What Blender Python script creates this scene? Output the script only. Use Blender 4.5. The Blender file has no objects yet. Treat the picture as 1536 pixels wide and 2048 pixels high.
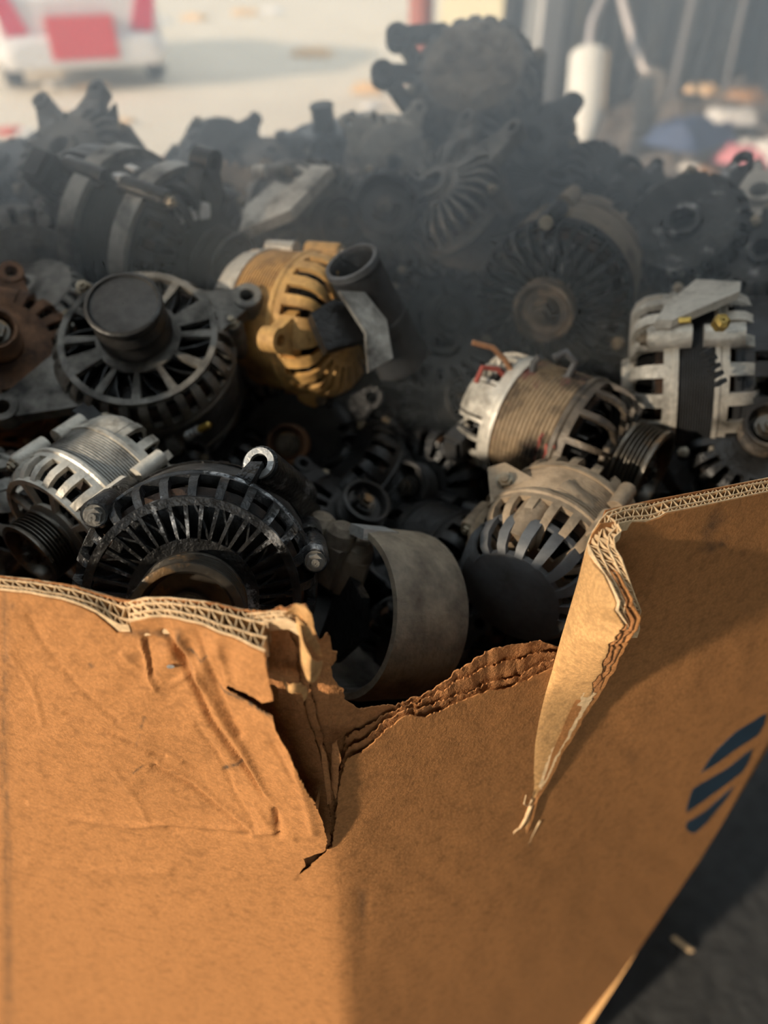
import bpy, math, random
import numpy as np
from mathutils import Vector, Matrix, geometry, noise

random.seed(7)
scene = bpy.context.scene
COL = scene.collection
R_ = math.radians

# ------------------------------------------------------------------ camera
HC = 1.55                    # camera height
PITCH = R_(38.9)
FPX = 1450.0                 # focal length in pixels of the 1536x2048 frame
CAM = Vector((0, 0, HC))
cd = bpy.data.cameras.new('camera')
cam = bpy.data.objects.new('camera', cd)
COL.objects.link(cam)
cam.location = CAM
cam.rotation_euler = (math.pi / 2 - PITCH, 0, 0)
cd.sensor_fit = 'VERTICAL'
cd.sensor_height = 36.0
cd.sensor_width = 27.0
cd.lens = FPX / 2048 * 36.0
cd.clip_start = 0.02
cd.clip_end = 200
cd.dof.use_dof = True
cd.dof.focus_distance = 0.46
cd.dof.aperture_fstop = 25.5 / 8.2
scene.camera = cam

# ------------------------------------------------------------------ light
SUN_DIR = Vector((-0.78, -0.52, 0.34)).normalized()      # towards the sun
sd = bpy.data.lights.new('sun', 'SUN')
sd.energy = 5.6
sd.color = (1.0, 0.85, 0.66)
sd.angle = R_(2.5)
so = bpy.data.objects.new('sun', sd)
COL.objects.link(so)
so.rotation_euler = SUN_DIR.to_track_quat('Z', 'Y').to_euler()
so.location = (-4, -3, 5)

world = bpy.data.worlds.new('hazy_sky')
scene.world = world
world.use_nodes = True
bg = world.node_tree.nodes['Background']
bg.inputs[0].default_value = (0.80, 0.92, 1.0, 1)
bg.inputs[1].default_value = 1.3

scene.view_settings.view_transform = 'Standard'
scene.view_settings.look = 'None'
scene.view_settings.gamma = 1
scene.view_settings.use_curve_mapping = False
scene.view_settings.exposure = 0.0
try:
    scene.cycles.use_denoising = True
    scene.cycles.denoiser = 'OPENIMAGEDENOISE'
    scene.cycles.max_bounces = 5
    scene.cycles.diffuse_bounces = 3
    scene.cycles.glossy_bounces = 2
    scene.cycles.adaptive_threshold = 0.07
    scene.cycles.adaptive_min_samples = 12
    scene.cycles.volume_bounces = 1
except Exception:
    pass

# ------------------------------------------------------------------ pixel helpers (only to read places off the photograph)
SP, CP = math.sin(PITCH), math.cos(PITCH)
AX_R, AX_U, AX_T = Vector((1, 0, 0)), Vector((0, SP, CP)), Vector((0, -CP, SP))


def ray(px, py):
    u, v = (px - 768) / FPX, (1024 - py) / FPX
    return Vector((u, CP + SP * v, -SP + CP * v))


def P(px, py, d):
    return CAM + ray(px, py) * d


def G(px, py, z=0.0):
    r = ray(px, py)
    return CAM + r * ((z - HC) / r.z)


def scr(a):
    return (AX_R * a[0] + AX_U * a[1] + AX_T * a[2]).normalized()


# ------------------------------------------------------------------ materials
def nodes(name):
    m = bpy.data.materials.new(name)
    m.use_nodes = True
    nt = m.node_tree
    b = nt.nodes['Principled BSDF']
    return m, nt, b


def mk(nt, t, **kw):
    n = nt.nodes.new(t)
    for k, v in kw.items():
        setattr(n, k, v)
    return n


def coords(nt, scale=(1, 1, 1), rnd=True, src='Object'):
    tc = mk(nt, 'ShaderNodeTexCoord')
    mp = mk(nt, 'ShaderNodeMapping')
    mp.inputs['Scale'].default_value = scale
    if rnd:
        oi = mk(nt, 'ShaderNodeObjectInfo')
        mul = mk(nt, 'ShaderNodeMath', operation='MULTIPLY')
        mul.inputs[1].default_value = 37.0
        nt.links.new(oi.outputs['Random'], mul.inputs[0])
        nt.links.new(mul.outputs[0], mp.inputs['Location'])
    nt.links.new(tc.outputs[src], mp.inputs['Vector'])
    return mp.outputs[0]


def noise_tex(nt, vec, scale, detail=6, rough=0.6):
    n = mk(nt, 'ShaderNodeTexNoise')
    n.inputs['Scale'].default_value = scale
    n.inputs['Detail'].default_value = detail
    n.inputs['Roughness'].default_value = rough
    nt.links.new(vec, n.inputs['Vector'])
    return n.outputs['Fac']


def ramp(nt, fac, stops):
    r = mk(nt, 'ShaderNodeValToRGB')
    el = r.color_ramp.elements
    while len(el) < len(stops):
        el.new(0.5)
    for e, (p, c) in zip(el, stops):
        e.position = p
        e.color = (*c, 1) if len(c) == 3 else c
    nt.links.new(fac, r.inputs[0])
    return r.outputs[0]


def mixc(nt, fac, a, b):
    m = mk(nt, 'ShaderNodeMix', data_type='RGBA')
    if isinstance(fac, float):
        m.inputs[0].default_value = fac
    else:
        nt.links.new(fac, m.inputs[0])
    for s, v in ((6, a), (7, b)):
        if isinstance(v, tuple):
            m.inputs[s].default_value = (*v, 1)
        else:
            nt.links.new(v, m.inputs[s])
    return m.outputs[2]


def bump(nt, b, h, strength=0.4, dist=0.002):
    bp = mk(nt, 'ShaderNodeBump')
    bp.inputs['Strength'].default_value = strength
    bp.inputs['Distance'].default_value = dist
    nt.links.new(h, bp.inputs['Height'])
    nt.links.new(bp.outputs[0], b.inputs['Normal'])


MATS = {}


def cast(name, base, grime, lo=0.42, hi=0.62, metal=0.45, rough=0.45, spot=None, bstr=0.5):
    """dirty cast metal: clean colour, grease patches, pitted relief"""
    m, nt, b = nodes(name)
    v = coords(nt)
    f = noise_tex(nt, v, 22, 4, 0.65)
    mask = ramp(nt, f, [(lo, (0, 0, 0)), (hi, (1, 1, 1))])
    f2 = noise_tex(nt, v, 120, 2, 0.7)
    bc = mixc(nt, f2, tuple(c * 0.62 for c in base), tuple(min(1, c * 1.38) for c in base))
    c = mixc(nt, mask, bc, grime)
    if spot:
        f3 = noise_tex(nt, v, 34, 5, 0.7)
        sm = ramp(nt, f3, [(0.57, (0, 0, 0)), (0.66, (1, 1, 1))])
        c = mixc(nt, sm, c, spot)
    nt.links.new(c, b.inputs['Base Color'])
    b.inputs['Metallic'].default_value = metal
    rr = ramp(nt, f, [(0.3, (rough * .8,) * 3), (0.7, (min(1, rough * 1.35),) * 3)])
    nt.links.new(rr, b.inputs['Roughness'])
    bump(nt, b, noise_tex(nt, v, 210, 2, 0.65), bstr, 0.0015)
    MATS[name] = m
    return m


cast('pale_aluminium', (.56, .52, .45), (.09, .08, .065), .50, .72, .35, .5)
cast('grey_aluminium', (.34, .33, .30), (.05, .045, .04), .44, .68, .4, .48)
cast('dull_aluminium', (.20, .185, .16), (.03, .027, .024), .42, .66, .3, .5)
cast('tan_aluminium', (.33, .245, .16), (.10, .07, .045), .48, .75, .2, .55)
cast('yellow_stained_aluminium', (.62, .36, .12), (.20, .10, .035), .50, .75, .1, .55)
cast('rusty_iron', (.20, .095, .042), (.05, .028, .018), .42, .64, .15, .65)
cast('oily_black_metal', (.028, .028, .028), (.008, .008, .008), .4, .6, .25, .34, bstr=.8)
cast('worn_black_metal', (.05, .05, .05), (.010, .010, .010), .42, .62, .45, .30, spot=(.42, .42, .42), bstr=.9)
cast('greasy_brown_metal', (.115, .09, .065), (.02, .016, .013), .42, .62, .2, .5, spot=(.20, .15, .10))
cast('black_plastic', (.035, .037, .04), (.018, .017, .016), .4, .7, 0, .55, bstr=.2)
cast('grey_plastic', (.085, .088, .092), (.05, .045, .042), .45, .7, 0, .55, bstr=.2)
cast('pulley_steel', (.13, .115, .095), (.03, .024, .018), .42, .68, .75, .34, spot=(.22, .13, .06), bstr=.25)
cast('dark_pulley', (.045, .043, .04), (.015, .014, .013), .42, .66, .4, .38, bstr=.3)
cast('copper_winding', (.085, .045, .025), (.015, .012, .010), .38, .6, .3, .6)
cast('dusty_brown_casting', (.26, .21, .15), (.08, .06, .045), .44, .72, .1, .6)
cast('stator_steel', (.11, .105, .10), (.03, .027, .024), .4, .66, .5, .5)
cast('charred_stator', (.24, .17, .10), (.03, .022, .018), .44, .6, .1, .7, spot=(.16, .06, .05))
cast('bolt_steel', (.36, .31, .23), (.09, .06, .035), .45, .7, .7, .4)
cast('brass', (.55, .38, .10), (.22, .14, .05), .5, .75, .8, .35)
cast('bright_steel', (.62, .62, .60), (.20, .19, .17), .5, .75, .7, .4)
cast('highlight_white', (.86, .86, .84), (.45, .44, .42), .55, .8, .15, .4)  # near-white so the small lugs read as highlights
cast('copper_wire', (.50, .26, .14), (.20, .10, .06), .5, .75, .5, .45)
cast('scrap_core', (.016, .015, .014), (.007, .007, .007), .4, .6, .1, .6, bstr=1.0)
cast('red_plastic', (.42, .03, .02), (.10, .02, .015), .5, .75, 0, .5)
cast('insulation_red', (.36, .08, .06), (.10, .04, .03), .5, .75, 0, .5)


def kraft(name, base, dark, fibre=0.35):
    m, nt, b = nodes(name)
    v = coords(nt, rnd=False)
    big = noise_tex(nt, v, 9, 5, 0.6)
    fine = noise_tex(nt, v, 420, 2, 0.75)
    vs = coords(nt, (1, 1, 9), rnd=False)
    fib = noise_tex(nt, vs, 150, 2, 0.7)
    c = mixc(nt, big, tuple(x * .88 for x in base), tuple(x * 1.10 for x in base))
    c = mixc(nt, ramp(nt, fine, [(.40, (0, 0, 0)), (.66, (1, 1, 1))]), c, tuple(min(1, x * 1.30) for x in base))
    mott = noise_tex(nt, v, 130, 3, .6)
    c = mixc(nt, ramp(nt, mott, [(.30, (.75, .75, .75)), (.50, (0, 0, 0))]), c, tuple(x * .70 for x in base))
    c = mixc(nt, ramp(nt, fib, [(.60, (0, 0, 0)), (.80, (.35, .35, .35))]), c, dark)
    at = mk(nt, 'ShaderNodeAttribute', attribute_name='stain_crease')
    c = mixc(nt, at.outputs['Fac'], c, (.06, .045, .03))
    nt.links.new(c, b.inputs['Base Color'])
    b.inputs['Roughness'].default_value = .78
    b.inputs['Specular IOR Level'].default_value = .25
    ad = mk(nt, 'ShaderNodeMath', operation='ADD')
    nt.links.new(fine, ad.inputs[0])
    nt.links.new(noise_tex(nt, v, 60, 2, .6), ad.inputs[1])
    bump(nt, b, ad.outputs[0], fibre, 0.0012)
    MATS[name] = m
    return m


kraft('kraft_liner', (.385, .168, .056), (.20, .082, .030))
kraft('kraft_inner_liner', (.54, .30, .12), (.30, .15, .06), .25)
kraft('fluting_paper', (.66, .46, .26), (.42, .27, .14), .2)
kraft('torn_ply', (.36, .155, .055), (.15, .07, .03), .8)


def plain(name, col, rough=.6, metal=0., var=.25, scale=8, bs=.2, src='Object'):
    m, nt, b = nodes(name)
    v = coords(nt, src=src)
    f = noise_tex(nt, v, scale, 5, .6)
    c = mixc(nt, f, tuple(x * (1 - var) for x in col), tuple(min(1, x * (1 + var)) for x in col))
    nt.links.new(c, b.inputs['Base Color'])
    b.inputs['Roughness'].default_value = rough
    b.inputs['Metallic'].default_value = metal
    if bs:
        bump(nt, b, f, bs, .01)
    MATS[name] = m
    return m


plain('logo_ink', (.008, .030, .055), .6, 0, .2, 60, 0)
plain('bare_dirt', (.84, .76, .62), .9, 0, .16, 1.3, .1)
plain('dark_asphalt', (.035, .035, .034), .8, 0, .6, 26, .9)
plain('shed_cladding', (.030, .036, .042), .7, 0, .3, 1.2, .1)  # near-black so the walls read as a shaded interior
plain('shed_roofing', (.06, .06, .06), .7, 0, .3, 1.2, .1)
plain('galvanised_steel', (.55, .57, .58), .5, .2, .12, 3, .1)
plain('dark_grey_steel', (.26, .26, .27), .5, .2, .15, 3, .1)  # plain darker grey for the thin poles
plain('red_oxide_paint', (.40, .13, .10), .6, 0, .15, 3, .1)
plain('cream_render', (.86, .80, .58), .85, 0, .06, .6, .05)
plain('car_white', (.80, .80, .80), .3, 0, .03, 1, 0)
plain('car_red', (.75, .02, .03), .3, 0, .1, 3, 0)
plain('tail_lamp_red', (.70, .02, .08), .2, 0, .1, 3, 0)
plain('car_glass', (.03, .035, .04), .1, 0, .1, 3, 0)
plain('tyre_rubber', (.02, .02, .02), .8, 0, .2, 20, .2)
plain('white_plastic', (.86, .88, .84), .5, 0, .06, 8, .05)
plain('cream_plastic', (.66, .52, .34), .55, 0, .08, 8, .05)
plain('grey_felt', (.22, .20, .175), .85, 0, .2, 12, .2)
plain('pale_rod', (.60, .57, .57), .4, .3, .1, 8, .05)
plain('litter_white', (.85, .85, .83), .7, 0, .08, 9, .1)
plain('litter_orange', (.85, .58, .32), .7, 0, .12, 9, .1)
plain('litter_red', (.80, .16, .12), .7, 0, .12, 9, .1)
plain('scrap_mix', (.14, .125, .11), .85, 0, .7, 6, .5)  # colour kept dark so the heap reads as dim inside the shed
plain('scrap_blue', (.07, .11, .22), .6, 0, .3, 6, .3)
plain('scrap_pink', (.80, .30, .36), .6, 0, .2, 6, .3)
plain('scrap_brown', (.36, .20, .09), .7, 0, .3, 6, .3)


# ------------------------------------------------------------------ mesh builder
class MB:
    def __init__(s):
        s.v, s.f = [], []

    def add(s, vs, fs, M=None):
        o = len(s.v)
        s.v += [tuple(M @ Vector(p)) for p in vs] if M else [tuple(p) for p in vs]
        s.f += [tuple(i + o for i in f) for f in fs]
        return s

    def lathe(s, prof, n=40, a0=0., a1=None, M=None, closed=True):
        """revolve (r,z) profile about Z; a closed profile makes a ring"""
        full = a1 is None
        steps = n if full else n + 1
        k = len(prof)
        vs = []
        for i in range(steps):
            a = 2 * math.pi * i / n if full else a0 + (a1 - a0) * i / n
            c, si = math.cos(a), math.sin(a)
            vs += [(r * c, r * si, z) for r, z in prof]
        fs = []
        kk = k if closed else k - 1
        for i in range(n):
            j = (i + 1) % steps if full else i + 1
            for q in range(kk):
                q2 = (q + 1) % k
                fs.append((i * k + q, j * k + q, j * k + q2, i * k + q2))
        if not full and closed:
            fs.append(tuple(range(k)))
            fs.append(tuple(reversed(range((steps - 1) * k, steps * k))))
        return s.add(vs, fs, M)

    def prism(s, poly, z0, z1, M=None):
        k = len(poly)
        vs = [(x, y, z0) for x, y in poly] + [(x, y, z1) for x, y in poly]
        fs = [tuple(reversed(range(k))), tuple(range(k, 2 * k))]
        fs += [(i, (i + 1) % k, (i + 1) % k + k, i + k) for i in range(k)]
        return s.add(vs, fs, M)

    def box(s, c, d, M=None):
        x, y, z = (q / 2 for q in d)
        T = Matrix.Translation(c)
        if M:
            T = M @ T
        return s.prism([(-x, -y), (x, -y), (x, y), (-x, y)], -z, z, T)

    def tube(s, path, r, n=8, M=None):
        path = [Vector(p) for p in path]
        rs = r if isinstance(r, (list, tuple)) else [r] * len(path)
        vs, fs = [], []
        prev = None
        for i, p in enumerate(path):
            t = (path[min(i + 1, len(path) - 1)] - path[max(i - 1, 0)]).normalized()
            if prev is None:
                a = t.orthogonal().normalized()
            else:
                a = (prev - t * prev.dot(t)).normalized()
            prev = a
            b = t.cross(a)
            for q in range(n):
                w = 2 * math.pi * q / n
                vs.append(p + (a * math.cos(w) + b * math.sin(w)) * rs[i])
        m = len(path)
        for i in range(m - 1):
            for q in range(n):
                fs.append((i * n + q, i * n + (q + 1) % n, (i + 1) * n + (q + 1) % n, (i + 1) * n + q))
        fs.append(tuple(reversed(range(n))))
        fs.append(tuple(range((m - 1) * n, m * n)))
        return s.add(vs, fs, M)

    def sweep2d(s, path, w, th, ang, taper=True):
        """a bar following a (r,z) path in the half plane at angle ang; w tangential width"""
        k = len(path)
        R0 = max(p[0] for p in path)
        vs = []
        for i, (r, z) in enumerate(path):
            a, b = path[max(i - 1, 0)], path[min(i + 1, k - 1)]
            t = Vector((b[0] - a[0], b[1] - a[1])).normalized()
            nx, nz = -t.y, t.x
            ww = w * (max(r / R0, .45) if taper else 1) / 2
            for sg, tn in ((1, -1), (1, 1), (-1, 1), (-1, -1)):
                rr, zz = r + nx * th / 2 * sg, z + nz * th / 2 * sg
                y = ww * tn
                vs.append((rr * math.cos(ang) - y * math.sin(ang), rr * math.sin(ang) + y * math.cos(ang), zz))
        fs = []
        for i in range(k - 1):
            for q in range(4):
                fs.append((i * 4 + q, i * 4 + (q + 1) % 4, i * 4 + 4 + (q + 1) % 4, i * 4 + 4 + q))
        fs += [(3, 2, 1, 0), tuple(range(4 * k - 4, 4 * k))]
        return s.add(vs, fs)

    def build(s, name, mat, parent=None, angle=35, M=None):
        me = bpy.data.meshes.new(name)
        me.from_pydata(s.v, [], s.f)
        me.validate()
        me.materials.append(MATS[mat])
        me.shade_smooth()
        me.set_sharp_from_angle(angle=R_(angle))
        o = bpy.data.objects.new(name, me)
        COL.objects.link(o)
        o.parent = parent
        if M:
            o.matrix_local = M
        return o


def tag(o, label=None, cat=None, group=None, kind=None):
    if label:
        o['label'] = label
    if cat:
        o['category'] = cat
    if group:
        o['group'] = group
    if kind:
        o['kind'] = kind
    return o


def empty(name, loc=(0, 0, 0), M=None):
    o = bpy.data.objects.new(name, None)
    o.empty_display_size = .02
    COL.objects.link(o)
    if M:
        o.matrix_world = M
    else:
        o.location = loc
    return o


# ================================================================== the setting
def slab(name, x0, x1, y0, y1, z0, z1, mat, kind='structure'):
    o = MB().box(((x0 + x1) / 2, (y0 + y1) / 2, (z0 + z1) / 2), (x1 - x0, y1 - y0, z1 - z0)).build(name, mat)
    tag(o, kind=kind)
    return o


def ground_mesh(name, x0, x1, y0, y1, z, amp, n, mat):
    m = MB()
    nx, ny = n
    for j in range(ny + 1):
        for i in range(nx + 1):
            x, y = x0 + (x1 - x0) * i / nx, y0 + (y1 - y0) * j / ny
            m.v.append((x, y, z + amp * noise.noise(Vector((x * 2.1, y * 2.1, 3)))))
    for j in range(ny):
        for i in range(nx):
            a = j * (nx + 1) + i
            m.f.append((a, a + 1, a + nx + 2, a + nx + 1))
    o = m.build(name, mat, angle=180)
    tag(o, kind='structure')
    return o


ground_mesh('ground', -40, 40, -30, 60, -.012, .008, (160, 180), 'bare_dirt')
fl = ground_mesh('floor', -3.2, 9, -4.0, 4.6, .0, .010, (120, 90), 'dark_asphalt')
ground_mesh('floor_shed', 1.25, 9, 4.6, 10.2, .0, .010, (60, 50), 'dark_asphalt')

# the dark shed behind on the right: corrugated cladding sheet by sheet, roof, steel corner post
wb = empty('wall_back', (1.3, 9.6, 0)); tag(wb, kind='structure')


def clad_sheet(name, width, height, parent, M):
    m = MB()
    prof = []
    k = max(2, int(width / .15))
    for i in range(k):
        x = width * i / k
        w = width / k
        prof += [(x, 0), (x + w * .35, 0), (x + w * .5, -.035), (x + w * .85, -.035)]
    prof += [(width, 0)]
    pts = prof + [(x, y + .004) for x, y in reversed(prof)]
    m.prism(pts, 0, height)
    return m.build(name, 'shed_cladding', parent, M=M)


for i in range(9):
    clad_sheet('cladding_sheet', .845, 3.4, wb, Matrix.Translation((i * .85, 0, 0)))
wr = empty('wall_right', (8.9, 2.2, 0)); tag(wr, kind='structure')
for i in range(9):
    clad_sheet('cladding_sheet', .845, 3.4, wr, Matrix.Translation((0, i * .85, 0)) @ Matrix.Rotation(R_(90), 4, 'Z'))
ws = empty('sky_block_wall', (3.0, -8.0, 0)); tag(ws, kind='structure')  # unseen wall added to block sky light from the right
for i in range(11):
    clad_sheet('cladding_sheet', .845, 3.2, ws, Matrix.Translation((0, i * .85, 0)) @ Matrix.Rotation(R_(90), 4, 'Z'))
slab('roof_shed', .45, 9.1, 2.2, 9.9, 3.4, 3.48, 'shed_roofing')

# unseen canopy added to keep the low sun off the heap
m = MB()
m.prism([(-6.33, .0), (-2.33, -6.0), (-1.0, -8.0), (9.1, -8.0), (9.1, .0)], 3.3, 3.38)
for i in range(6):
    m.box((1.5 + i * 1.3, -4.0, 3.22), (.12, 7.8, .16))
tag(m.build('sun_block_canopy', 'shed_roofing'), kind='structure')

# galvanised corner post (H section)
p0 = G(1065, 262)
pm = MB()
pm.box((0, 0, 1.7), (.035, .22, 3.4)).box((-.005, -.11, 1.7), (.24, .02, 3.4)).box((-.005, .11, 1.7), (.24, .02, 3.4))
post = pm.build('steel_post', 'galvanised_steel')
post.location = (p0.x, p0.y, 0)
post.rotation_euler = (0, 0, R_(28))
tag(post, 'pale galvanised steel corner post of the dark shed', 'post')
p1 = G(838, 196)
post2 = MB().lathe([(.02, 0), (.135, 0), (.135, 3.6), (.02, 3.6)], 20).lathe([(.135, 0), (.22, 0), (.22, .03), (.135, .03)], 20).build('painted_post', 'red_oxide_paint')
post2.location = (p1.x, p1.y, 0)
tag(post2, 'round red-brown painted post in front of the cream wall', 'post')
p2 = G(950, 50)
cw = MB().box((0, .15, 1.6), (3.4, .3, 3.2)).box((0, -.02, .15), (3.4, .05, .3)).build('wall_cream', 'cream_render')
cw.location = (p2.x + 1.0, p2.y, 0)
tag(cw, kind='structure')
# thin conduit poles and a sloping strut in front of the dark cladding
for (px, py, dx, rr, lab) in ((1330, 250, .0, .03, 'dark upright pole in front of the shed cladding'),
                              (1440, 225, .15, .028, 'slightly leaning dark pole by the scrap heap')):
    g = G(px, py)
    o = MB().tube([(0, 0, 0), (-dx * .3, 0, 1.0), (-dx, 0, 3.0)], rr, 10).lathe([(.01, 0), (.07, 0), (.07, .012), (.01, .012)], 14).build('conduit_pole', 'dark_grey_steel')
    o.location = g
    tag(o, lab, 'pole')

# ------------------------------------------------------------------ white car far behind on the left
cg = G(178, 136, .25)
car = empty('car', (cg.x, cg.y, 0))
car.rotation_euler = (0, 0, R_(22))
tag(car, 'white car with red lamps and red plate parked on the bright dirt', 'car')


def loft(m, secs):
    """secs: list of (y, [(x,z)...]) closed sections"""
    k = len(secs[0][1])
    vs, fs = [], []
    for y, pr in secs:
        vs += [(x, y, z) for x, z in pr]
    for i in range(len(secs) - 1):
        for q in range(k):
            fs.append((i * k + q, i * k + (q + 1) % k, (i + 1) * k + (q + 1) % k, (i + 1) * k + q))
    fs.append(tuple(range(k)))
    fs.append(tuple(reversed(range((len(secs) - 1) * k, len(secs) * k))))
    m.add(vs, fs)


def sec(w, z0, z1, wt=None, zs=None):
    wt = wt or w * .94
    pts = [(-w * .93, z0), (-w, z0 + .10), (-w, z0 + (z1 - z0) * .55), (-wt, z1 - .05), (-wt * .9, z1)]
    return pts + [(-x, z) for x, z in reversed(pts)]


m = MB()
loft(m, [(0.02, sec(.86, .36, .92)), (.10, sec(.93, .24, 1.02)), (.6, sec(.95, .22, 1.05)), (2.4, sec(.95, .22, 1.02)),
         (3.6, sec(.94, .22, .95)), (4.3, sec(.90, .26, .80)), (4.45, sec(.82, .34, .66))])
m.build('body_shell', 'car_white', car, 50)
m = MB()
loft(m, [(.35, sec(.80, 1.0, 1.06, .78)), (.85, sec(.78, 1.0, 1.44, .62)), (1.9, sec(.78, 1.0, 1.48, .62)), (3.1, sec(.80, .98, 1.02, .76))])
cab = m.build('cabin', 'car_white', car, 50)
MB().add([(-.62, .42, 1.10), (.62, .42, 1.10), (.52, .80, 1.40), (-.52, .80, 1.40), (-.62, .40, 1.09), (.62, .40, 1.09), (.52, .78, 1.40), (-.52, .78, 1.40)],
         [(0, 1, 2, 3), (7, 6, 5, 4), (0, 4, 5, 1), (1, 5, 6, 2), (2, 6, 7, 3), (3, 7, 4, 0)]).build('rear_window', 'car_glass', cab)
m = MB()
loft(m, [(-.10, sec(.80, .30, .52)), (-.06, sec(.90, .26, .58)), (.12, sec(.96, .25, .60))])
m.build('bumper', 'car_white', car, 50)
for sx in (-1, 1):
    MB().prism([(sx * .56, .62), (sx * .80, .58), (sx * .90, .98), (sx * .70, 1.0)][::sx], 0, .10,
               Matrix.Translation((0, .08, 0)) @ Matrix.Rotation(R_(90), 4, 'X')).build('tail_lamp', 'tail_lamp_red', car)
    for yy in (.85, 3.55):
        w = MB().lathe([(.12, -.09), (.28, -.11), (.325, -.08), (.325, .08), (.28, .11), (.12, .09)], 28, M=Matrix.Translation((sx * .86, yy, .325)) @ Matrix.Rotation(R_(90), 4, 'Y')).build('wheel', 'tyre_rubber', car)
        MB().lathe([(.0, -.05), (.2, -.05), (.2, .05), (.0, .05)], 20, M=Matrix.Translation((sx * .90, yy, .325)) @ Matrix.Rotation(R_(90), 4, 'Y')).build('hub_cap', 'bright_steel', w)
MB().box((0, -.06, .56), (.74, .12, .42)).box((0, -.12, .56), (.68, .02, .36)).build('plate_panel', 'car_red', car)

# ------------------------------------------------------------------ litter on the dirt
def crumple(name, mat, loc, sx, sy, seed, label, cat='litter', sz=.35, group=None):
    m = MB()
    n = 7
    rnd = random.Random(seed)
    for layer in (1, -.25):
        for j in range(n + 1):
            for i in range(n + 1):
                u, v = i / n * 2 - 1, j / n * 2 - 1
                r = math.sqrt(max(0, 1 - .5 * (u * u + v * v)))
                q = noise.noise(Vector((u * 2 + seed, v * 2, layer))) * .5
                edge = max(abs(u), abs(v)) == 1
                z = 0 if edge else (max(.02, sz * (r + q)) * sx * layer)
                m.v.append((u * sx * (1 + .25 * q), v * sy * (1 + .2 * q), max(z, -.002) + .004))
    k = (n + 1) * (n + 1)
    for L in (0, 1):
        for j in range(n):
            for i in range(n):
                a = L * k + j * (n + 1) + i
                f = (a, a + 1, a + n + 2, a + n + 1)
                m.f.append(f if L == 0 else f[::-1])
    o = m.build(name, mat, angle=20)
    o.location = loc
    o.rotation_euler = (0, 0, rnd.uniform(0, 6))
    tag(o, label, cat, group)
    return o


LIT = [(115, 172, 'w', .16, 'small white scrap of litter below the parked white car'),
       (185, 178, 'o', .20, 'pale orange scrap just right of the small white scrap'),
       (20, 265, 'r', .13, 'red scrap of litter at the left edge behind the heap'),
       (52, 268, 'w', .09, 'white scrap touching the red scrap at the left edge'),
       (120, 232, 'o', .12, 'orange scrap beyond the leftmost black lug'),
       (252, 245, 'o', .10, 'orange scrap beyond the thin upright terminal'),
       (515, 288, 'w', .15, 'bright white bag lying just beyond the far rim'),
       (600, 282, 'o', .12, 'orange scrap right of the bright white bag'),
       (390, 38, 'o', .28, 'orange wrapper high in the bright yard'),
       (490, 28, 'o', .30, 'flat orange wrapper beside the round white lid'),
       (545, 24, 'w', .24, 'round white lid at the top of the bright yard'),
       (625, 110, 'o', .30, 'wide faded orange sheet in the middle of the yard'),
       (735, 180, 'o', .26, 'cream sheet beside the lower eared bracket'),
       (745, 215, 'w', .12, 'small white scrap beneath the cream sheet'),
       (320, 45, 'w', .22, 'grey-white bag next to the car'),
       (20, 325, 'o', .14, 'orange scrap behind the left rim of the heap')]
for i, (px, py, c, s, lab) in enumerate(LIT):
    g = G(px, py)
    crumple('litter_scrap', {'w': 'litter_white', 'o': 'litter_orange', 'r': 'litter_red'}[c], (g.x, g.y, .0), s, s * .7, i + 1, lab, 'litter', .30, 'litter in the yard')

# scrap heap on the shed floor
def heap(name, x0, x1, y0, y1, hmax, mat, seed, n=60):
    m = MB()
    for j in range(n + 1):
        for i in range(n + 1):
            u, v = i / n, j / n
            e = math.sin(math.pi * u) ** .6 * math.sin(math.pi * v) ** .6
            q = noise.fractal(Vector((u * 9 + seed, v * 9, 1)), 1.0, 2.0, 4)
            c = noise.cell(Vector((u * 26, v * 26, seed)))
            m.v.append((x0 + (x1 - x0) * u, y0 + (y1 - y0) * v, max(-.01, e * hmax * (.62 + .5 * q + .28 * c) - .01)))
    for j in range(n):
        for i in range(n):
            a = j * (n + 1) + i
            m.f.append((a, a + 1, a + n + 2, a + n + 1))
    return m.build(name, mat, angle=20)


hp = heap('scrap_heap', 1.7, 6.2, 4.4, 8.6, .62, 'scrap_mix', 4)
tag(hp, 'low grey-brown heap of mixed scrap on the shed floor', 'scrap heap', kind='stuff')
for i, (px, py, mat, s, z, lab) in enumerate([
        (1478, 322, 'scrap_pink', .16, .42, 'pink crumpled bag on the scrap heap'),
        (1520, 318, 'litter_white', .20, .42, 'white crumpled bag beside the pink bag'),
        (1375, 285, 'scrap_blue', .26, .50, 'dark blue crumpled sheet on the scrap heap'),
        (1332, 272, 'litter_white', .09, .40, 'small white scrap left of the blue sheet'),
        (1380, 340, 'litter_white', .08, .30, 'white scrap near the back corner of the cardboard box'),
        (1412, 342, 'scrap_brown', .10, .30, 'brown scrap right of the lower white scrap'),
        (1404, 187, 'litter_orange', .11, .62, 'orange scrap at the back of the scrap heap'),
        (1490, 200, 'scrap_brown', .12, .62, 'brown scrap at the back right of the scrap heap'),
        (1460, 245, 'litter_white', .15, .58, 'grey-white sheet at the top of the scrap heap'),
        (1300, 300, 'shed_roofing', .14, .40, 'dark grey rag at the left of the scrap heap')]):
    g = G(px, py, z)
    crumple('scrap_piece', mat, g, s, s * .75, 40 + i, lab, 'scrap', .5, 'loose pieces on the scrap heap')

# ------------------------------------------------------------------ hanging white sleeve and grey paddle behind the heap
def rod_pts(pts, d):
    return [P(x, y, d) for x, y in pts]


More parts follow.
